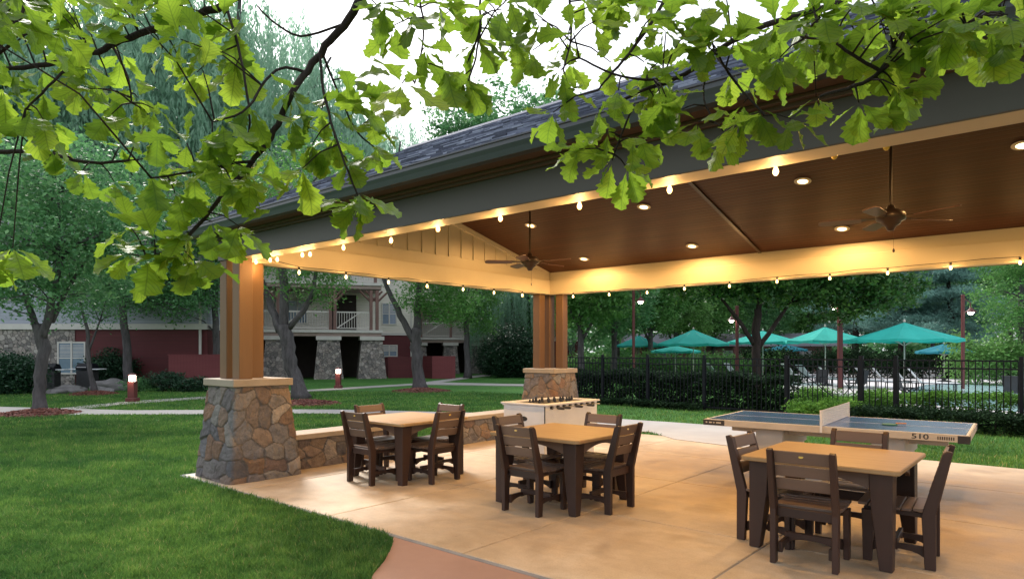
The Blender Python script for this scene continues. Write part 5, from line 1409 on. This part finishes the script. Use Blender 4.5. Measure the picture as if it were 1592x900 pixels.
PH = ['behind the airy tree at the left edge','behind the clubhouse roof near the left edge','left of the photo beyond the clubhouse','highest one above the clubhouse end','pale one behind the leaning trunk tree','far left outside the clubhouse','farthest left by the path',
'directly right of the far stone column','between the far column and the slim red lamp post','behind the slim red lamp post','behind the second umbrella from the left','behind the gap between the second and third umbrellas','behind the trunk of the broad oak','behind the umbrella next to the thick lamp post',
'behind the thick red lamp post','above the largest umbrella','light green one between the two pines','just right of the lit red lamp post','behind the full tree at the right edge','right of the full tree at the right edge','far right beyond the pool','rightmost beyond the pool',
'hidden partly by the far stone column','left of the far stone column posts','rising behind the farther apartment wing','rising above the apartment roof','deep in the wood left of the umbrellas','deep in the wood behind the broad oak','beyond the left end of the path','deep in the wood at the right']
used = [False]*3
spots = [(1,60,44,1.35),(0,130,52,1.5),(1,-40,40,1.35),(0,10,58,1.6),(2,180,60,1.5),(1,-150,36,1.3),(0,-260,34,1.0),
         (0,905,33,.62),(1,955,36,.6),(0,1010,42,.62),(2,1050,46,.58),(0,1110,52,.62),(1,1190,54,.6),(0,1255,58,.66),
         (1,1330,62,.72),(0,1400,58,.75),(2,1450,56,.62),(1,1510,54,.7),(0,1570,50,.78),(1,1640,44,.8),(0,1720,42,.9),(1,1850,40,.9),
         (0,870,45,.66),(1,830,50,.66),(0,690,66,.9),(1,640,72,.85),(2,960,60,.8),(0,1160,70,.9),(1,-380,34,1.0),(2,1660,60,1.0)]
for i, (k, x, Y, s) in enumerate(spots):
    c_ = place(pr[k], x, Y, s, i*1.3, not used[k]); used[k] = True; c_['label'] = 'leafy wood tree, '+PH[i]; c_['group'] = GW
tall = bg_tree('tall_tree', 94, M['leaf_blue'], 26, 13, 'very tall round leaved tree rising behind the shingled roof beside the bright sky', None, .34, 1500, 26)
place(tall, 800, 62, 1.12, .5, True)
place(tall, 70, 46, 1.0, 4.0, label='very tall pale tree filling the upper left behind the oak leaves')
place(tall, -90, 44, .95, 5.1, label='very tall tree at the far upper left behind the oak leaves')
place(tall, 1010, 70, 1.15, 1.9, label='very tall tree whose top shows through the oak leaves above the roof')
place(tall, 1240, 60, 1.0, 2.7, label='very tall tree behind the highest part of the roof')
# distant wood closing the horizon
r = np.random.default_rng(99); n = 2600
ang_ = r.uniform(-1.25,1.25,n); dist = r.uniform(80,105,n); X = np.sin(ang_)*dist; Yy = np.cos(ang_)*dist; Z = r.random(n)*9.5*(1+.2*np.sin(ang_*31)+.15*np.sin(ang_*77))
P = np.repeat(np.stack([X,Yy,Z],1),22,0)+r.normal(size=(n*22,3))*np.array([1.0,1.0,.7]); P[:,2] = np.maximum(P[:,2],.1)
V, Fa = leaf_cloud(P, .9, r); o = npmesh('distant_woods', V, Fa, M['leaf_blue'], rnd=np.repeat(r.beta(2,2,n),22)*.6+r.random(n*22)*.4)
tag(o, 'distant woods closing the horizon', 'woods', kind='stuff')

# ------------------------------------------------------------------ overhanging oak in the foreground
def oak_leaf():
    """one lobed leaf: length 1 along +x, in the xy plane; returns verts, quads, uv per vertex"""
    n = 36; E = []; mid = []
    for i in range(n+1):
        t = i/n
        wv = .40*(math.sin(PI*min(1,t**1.5))**.75)*(.55+.75*t) if 0 < t < 1 else 0
        wv *= .88
        ph = (t*6.0)%1.0; tooth = abs(ph-.62)/.62 if ph < .62 else (ph-.62)/.38
        wv *= (1.10-.38*tooth**.8) if 0 < t < 1 else 1
        if t > .93: wv *= .8
        E.append(max(wv,.004 if i else .006)); mid.append(t)
    vs = []; uv = []; fs = []
    for i in range(n+1):
        t = mid[i]; sweep = .10*E[i]
        for s, c in ((-1,1),(-.5,.5),(0,0),(.5,.5),(1,1)):
            vs.append((t+sweep*abs(s)*1.5, E[i]*s, 0)); uv.append((s*E[i]*.5+.5, t))
    for i in range(n):
        for j in range(4): a_ = i*5+j; fs.append((a_,a_+5,a_+6,a_+1))
    return np.array(vs), np.array(fs), np.array(uv)
LVt, LF, LUV = oak_leaf()
def oakmat():
    m, n, l, b = new_mat('oak leaf'); uvn = n.new('ShaderNodeUVMap'); sx = n.new('ShaderNodeSeparateXYZ'); l.new(uvn.outputs[0], sx.inputs[0])
    def mth(op, a_, b_=None):
        q_ = n.new('ShaderNodeMath'); q_.operation = op
        for i_, v_ in enumerate((a_, b_)):
            if v_ is None: continue
            if hasattr(v_, 'links'): l.new(v_, q_.inputs[i_])
            else: q_.inputs[i_].default_value = v_
        return q_.outputs[0]
    ax = mth('ABSOLUTE', mth('SUBTRACT', sx.outputs[0], .5))
    w_ = mth('FRACT', mth('MULTIPLY', mth('SUBTRACT', sx.outputs[1], mth('MULTIPLY', ax, 1.6)), 9.0))
    vein = mth('LESS_THAN', mth('ABSOLUTE', mth('SUBTRACT', w_, .5)), .07)
    rib = mth('LESS_THAN', ax, .008)
    v = mth('MAXIMUM', vein, rib)
    soft = mth('SUBTRACT', .5, mth('ABSOLUTE', mth('SUBTRACT', w_, .5)))
    base = ramp(n, l, attr(n), [(0,(.075,.15,.010)),(.45,(.165,.29,.016)),(.8,(.28,.43,.025)),(1,(.40,.54,.045))])
    base = mix(n, l, base, ramp(n, l, noise_tex(n, l, tc(n), 14, 4, .6), [(.3,(.75,.8,.75)),(.7,(1,1,1))]), 1.0, 'MULTIPLY')
    darkv = mix(n, l, base, (.04,.10,.012), .5); col = mix(n, l, base, darkv, v)
    l.new(col, b.inputs['Base Color']); b.inputs['Roughness'].default_value = .42; b.inputs['Specular IOR Level'].default_value = .4
    t = n.new('ShaderNodeBsdfTranslucent'); g_ = n.new('ShaderNodeGamma'); g_.inputs[1].default_value = .85; l.new(col, g_.inputs[0]); l.new(g_.outputs[0], t.inputs[0])
    mx = n.new('ShaderNodeMixShader'); mx.inputs[0].default_value = .62
    bump(n, l, soft, b, .35, .004)
    l.new(b.outputs[0], mx.inputs[1]); l.new(t.outputs[0], mx.inputs[2]); l.new(mx.outputs[0], n['Material Output'].inputs[0]); return m
M['oak'] = oakmat()
oak = empty('overhanging_oak', (-2.6,-2.2,0), 0, 'oak whose leafy branches hang into the top of the view in front of the pavilion', 'tree')
OB = Vector((-2.6,-2.2,0))
def obr(pts, rad, name='branch', seg=8):
    a = MB(); P = [Vector(p)-OB for p in pts]; 
    # smooth subdivision
    for _ in range(2):
        Q = [P[0]]
        for i in range(len(P)-1): Q += [P[i].lerp(P[i+1],.25), P[i].lerp(P[i+1],.75)]
        P = Q+[P[-1]]
    n = len(P); rd = [rad[0]+(rad[1]-rad[0])*i/(n-1) for i in range(n)]
    rnd = random.Random(int(abs(P[-1].x*1000)))
    P = [p+Vector((rnd.uniform(-1,1),rnd.uniform(-1,1),rnd.uniform(-1,1)))*rd[i]*.35 for i,p in enumerate(P)]
    a.tube(P, rd, seg); return a.build(name, M['bark_dark'], oak, smooth=True), [p+OB for p in P]
obr([(-2.6,-2.2,0),(-2.55,-2.1,1.5),(-2.4,-2.0,3.2),(-2.3,-1.9,5.5)], (.27,.17), 'trunk', 14)
obr([(-2.4,-2.0,3.6),(-1.9,-.6,4.1),(-1.3,1.0,4.2),(-.6,2.2,4.0),(-.2,2.9,3.9)], (.11,.035), 'limb', 10)
obr([(-2.4,-2.0,3.9),(-.8,-.9,4.3),(.8,.4,4.2),(1.9,1.4,3.9)], (.10,.03), 'limb', 10)
BR = []    # anchor points for twigs
def br(pts, r0, r1):
    P = [px(*p) for p in pts]; _, Q = obr(P, (r0, r1), 'branch', 7); BR.extend(Q); return Q
br([(620,-190,2.6),(500,-80,2.6),(395,-20,2.6),(330,18,2.6),(260,40,2.55),(190,62,2.5),(160,78,2.5),(110,94,2.45),(50,104,2.4),(-40,112,2.3)], .020, .007)
br([(610,-200,2.7),(600,-90,2.5),(568,-10,2.4),(540,35,2.4),(500,78,2.4),(475,115,2.4),(443,165,2.35),(425,210,2.35),(395,250,2.3),(350,300,2.3),(310,350,2.25),(270,388,2.2),(225,403,2.2)], .019, .004)
br([(497,80,2.4),(500,130,2.35),(517,200,2.3),(540,265,2.25),(555,300,2.25)], .006, .003)
br([(500,80,2.4),(528,150,2.45),(552,205,2.5),(585,232,2.5)], .005, .0025)
br([(475,112,2.4),(440,102,2.35),(410,125,2.3),(385,175,2.2),(330,190,2.2)], .006, .003)
br([(350,8,2.6),(368,60,2.5),(384,140,2.4),(390,200,2.4),(375,235,2.4)], .006, .003)
br([(395,250,2.3),(350,256,2.25),(300,268,2.2),(235,277,2.15)], .006, .003)
br([(175,72,2.5),(200,120,2.4),(205,160,2.4)], .005, .003); br([(120,92,2.4),(80,130,2.3),(40,170,2.3)], .006, .003)
br([(540,35,2.4),(470,62,2.4),(430,40,2.3),(400,10,2.3)], .005, .003)
br([(-60,236,2.9),(40,236,2.9),(90,240,2.85),(130,255,2.8),(200,250,2.8)], .012, .005)
br([(60,-40,2.2),(30,30,2.2),(-10,90,2.1)], .009, .004)
br([(640,-150,2.5),(650,-10,2.4),(662,50,2.35),(645,130,2.3)], .005, .0025)
br([(770,-150,2.6),(745,-10,2.5),(748,50,2.4),(725,100,2.4)], .006, .003); br([(748,40,2.4),(738,100,2.35),(728,125,2.3)], .004,.003)
br([(1600,-200,2.2),(1440,-60,2.15),(1330,-5,2.15),(1250,22,2.15),(1180,42,2.2),(1110,80,2.2),(1060,122,2.2),(1000,140,2.2),(950,165,2.2)], .016, .004)
br([(1090,-120,2.4),(1035,0,2.3),(990,70,2.25),(955,110,2.2),(930,140,2.2)], .008, .003)
br([(1060,122,2.2),(1010,125,2.15),(960,120,2.15),(900,90,2.15)], .005, .003)
br([(1110,80,2.2),(1130,110,2.1),(1160,150,2.05),(1190,180,2.0)], .005, .003)
br([(1480,-120,2.0),(1440,-5,1.95),(1400,58,1.95),(1372,112,1.9),(1340,132,1.9),(1275,150,1.9)], .011, .004)
br([(1372,112,1.9),(1330,90,1.9),(1290,60,1.9),(1250,60,1.9)], .006, .003)
br([(1620,-140,1.9),(1565,-5,1.85),(1535,22,1.85),(1500,40,1.85)], .008, .004)
br([(880,-120,2.5),(885,0,2.45),(890,60,2.4),(875,110,2.35)], .006, .003)
br([(985,165,2.2),(965,210,2.15),(955,240,2.15)], .004, .0025)
br([(1100,110,2.2),(1090,150,2.15),(1110,190,2.1)], .004, .0025)
# leaf clusters: (px, py, depth, leaf length, count)
rl = np.random.default_rng(17); CL = []
def region(x0,x1,y0,y1,n,d0,d1,s=.15,dark=0):
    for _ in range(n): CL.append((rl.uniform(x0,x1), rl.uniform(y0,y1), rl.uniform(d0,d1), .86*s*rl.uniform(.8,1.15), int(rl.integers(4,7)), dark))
region(-40,200,-30,120,20,2.0,2.7); region(150,400,-30,130,20,2.1,2.8); region(-40,130,110,200,8,2.2,2.7); region(130,290,100,200,7,2.2,2.7)
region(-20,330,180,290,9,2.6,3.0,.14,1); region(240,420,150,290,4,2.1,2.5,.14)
region(-60,40,-40,60,7,1.5,2.0)
for c in [(235,275,2.15),(300,262,2.2),(272,300,2.2),(345,262,2.2),(205,355,2.2),(240,372,2.2),(268,390,2.2),(228,405,2.2),(300,405,2.2),(330,345,2.25),(372,352,2.25),(200,395,2.2),(290,360,2.2),
          (452,185,2.35),(420,235,2.35),(470,262,2.3),(452,140,2.35),(485,225,2.35),(558,300,2.25),(560,318,2.25),(540,250,2.3),(575,185,2.45),(548,155,2.4),(585,225,2.5),(520,215,2.35),(500,170,2.4),(540,125,2.45),
          (345,190,2.2),(330,215,2.2),(372,235,2.4),(390,165,2.3),
          (590,12,2.4),(612,40,2.4),(640,20,2.3),(660,75,2.3),(600,5,2.3),(625,130,2.0),(690,108,2.35),(722,118,2.35),(742,60,2.4),(755,20,2.4),(710,10,2.5),(780,15,2.4),(680,5,2.4),
          (20,385,2.4),(-10,405,2.4)]: CL.append((*c, .140, 6, 0))
region(780,960,-20,110,15,2.1,2.7,.14); region(940,1130,-30,150,14,2.0,2.5,.14); region(1090,1260,-20,130,14,1.9,2.4,.14)
region(1000,1200,100,165,6,1.9,2.3,.13); region(1200,1420,10,160,15,1.75,2.2,.13); region(1400,1600,-30,60,14,1.6,2.1,.13); region(1240,1500,-40,40,9,1.7,2.1,.13)
for c in [(900,232,2.15),(952,250,2.15),(975,262,2.15),(945,205,2.15),(985,215,2.1),(930,170,2.2),(860,175,2.3),(885,140,2.3),(1085,190,2.05),(1125,205,2.05),(1150,190,2.0),(1230,185,1.95),(1180,170,2.0),(1385,150,1.9),(1390,130,1.9),(1335,160,1.9),(1540,50,1.85),(1500,45,1.85),(1570,30,1.8),(1060,170,2.1),(1020,160,2.2)]: CL.append((*c, .122, 5, 0))
VV, FF, UU, RR = [], [], [], []; off = 0; tw = MB(); 
BRn = np.array([[p.x,p.y,p.z] for p in BR])
for (x, y, d, s, cnt, dark) in CL:
    tip = px(x, y, d); i = np.argmin(((BRn-np.array(tip))**2).sum(1)); an = Vector(BRn[i]); dd = (tip-an)
    if dd.length > .02:
        m_ = an.lerp(tip,.5)+Vector((0,0,.10*dd.length)); tw.tube([an-OB, m_-OB, tip-OB], [.0036,.0026,.0018], 5)
    main = dd.normalized() if dd.length > .05 else Vector((rl.normal(),rl.normal()*.4,-.3)).normalized()
    main = (main+Vector((0,0,-.35))).normalized()
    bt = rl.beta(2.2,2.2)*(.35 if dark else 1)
    for k in range(cnt):
        az = 2*PI*k/cnt+rl.uniform(-.35,.35); spread = rl.uniform(.75,1.45) if k else .2
        ref = main.orthogonal().normalized(); e1 = ref; e2 = main.cross(ref)
        dirv = (main*math.cos(spread)+(e1*math.cos(az)+e2*math.sin(az))*math.sin(spread)).normalized()
        dirv = (dirv+Vector((0,0,-.25))).normalized()
        up_ = Vector((rl.normal()*.35, rl.normal()*.35-.25, 1)).normalized(); n_ = (up_-dirv*up_.dot(dirv))
        n_ = n_.normalized() if n_.length > .05 else dirv.orthogonal().normalized()
        bn = n_.cross(dirv); L_ = s*rl.uniform(.58,1.10); fold = rl.uniform(.04,.30); curl = rl.uniform(-.1,.65); wav = rl.uniform(-.05,.05)
        X0 = LVt[:,0]; Y0 = LVt[:,1]; Zl = np.abs(Y0)*fold - curl*X0**2*.5 + .03*np.sin(X0*19+Y0*6)*np.abs(Y0)*4 + wav*np.sin(X0*7)
        W = np.array(tip)+np.outer(.012+X0*L_, dirv)+np.outer(Y0*L_, bn)+np.outer(Zl*L_, n_)
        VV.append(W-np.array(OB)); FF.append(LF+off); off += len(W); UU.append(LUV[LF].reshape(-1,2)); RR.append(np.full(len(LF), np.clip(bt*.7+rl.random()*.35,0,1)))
print('oak leaves', len(VV))
npmesh('foliage', np.concatenate(VV), np.concatenate(FF), M['oak'], oak, rnd=np.concatenate(RR), uv=np.concatenate(UU), smooth=True)
tag(tw.build('twigs', M['bark_dark'], oak, smooth=True), kind='stuff')
rc_ = np.random.default_rng(33)
P, Cc, tone = crown_points([(-.6,-.6,6.9,2.6,2.2,1.6),(.6,1.0,6.6,2.0,1.8,1.1)], 420, 16, .32, rc_, .2)  # foliage added overhead, out of view, to shade the near lawn
okk = (P[:,1]-2.2 < (P[:,2]-1.6-.25)/.5374-.5); P, tone = P[okk], tone[okk]
V, Fa = leaf_cloud(P, .17, rc_, .5, .6); npmesh('added_shade_foliage', V, Fa, M['leaf_light'], oak, rnd=tone)
print('verts', sum(len(m.vertices) for m in bpy.data.meshes))
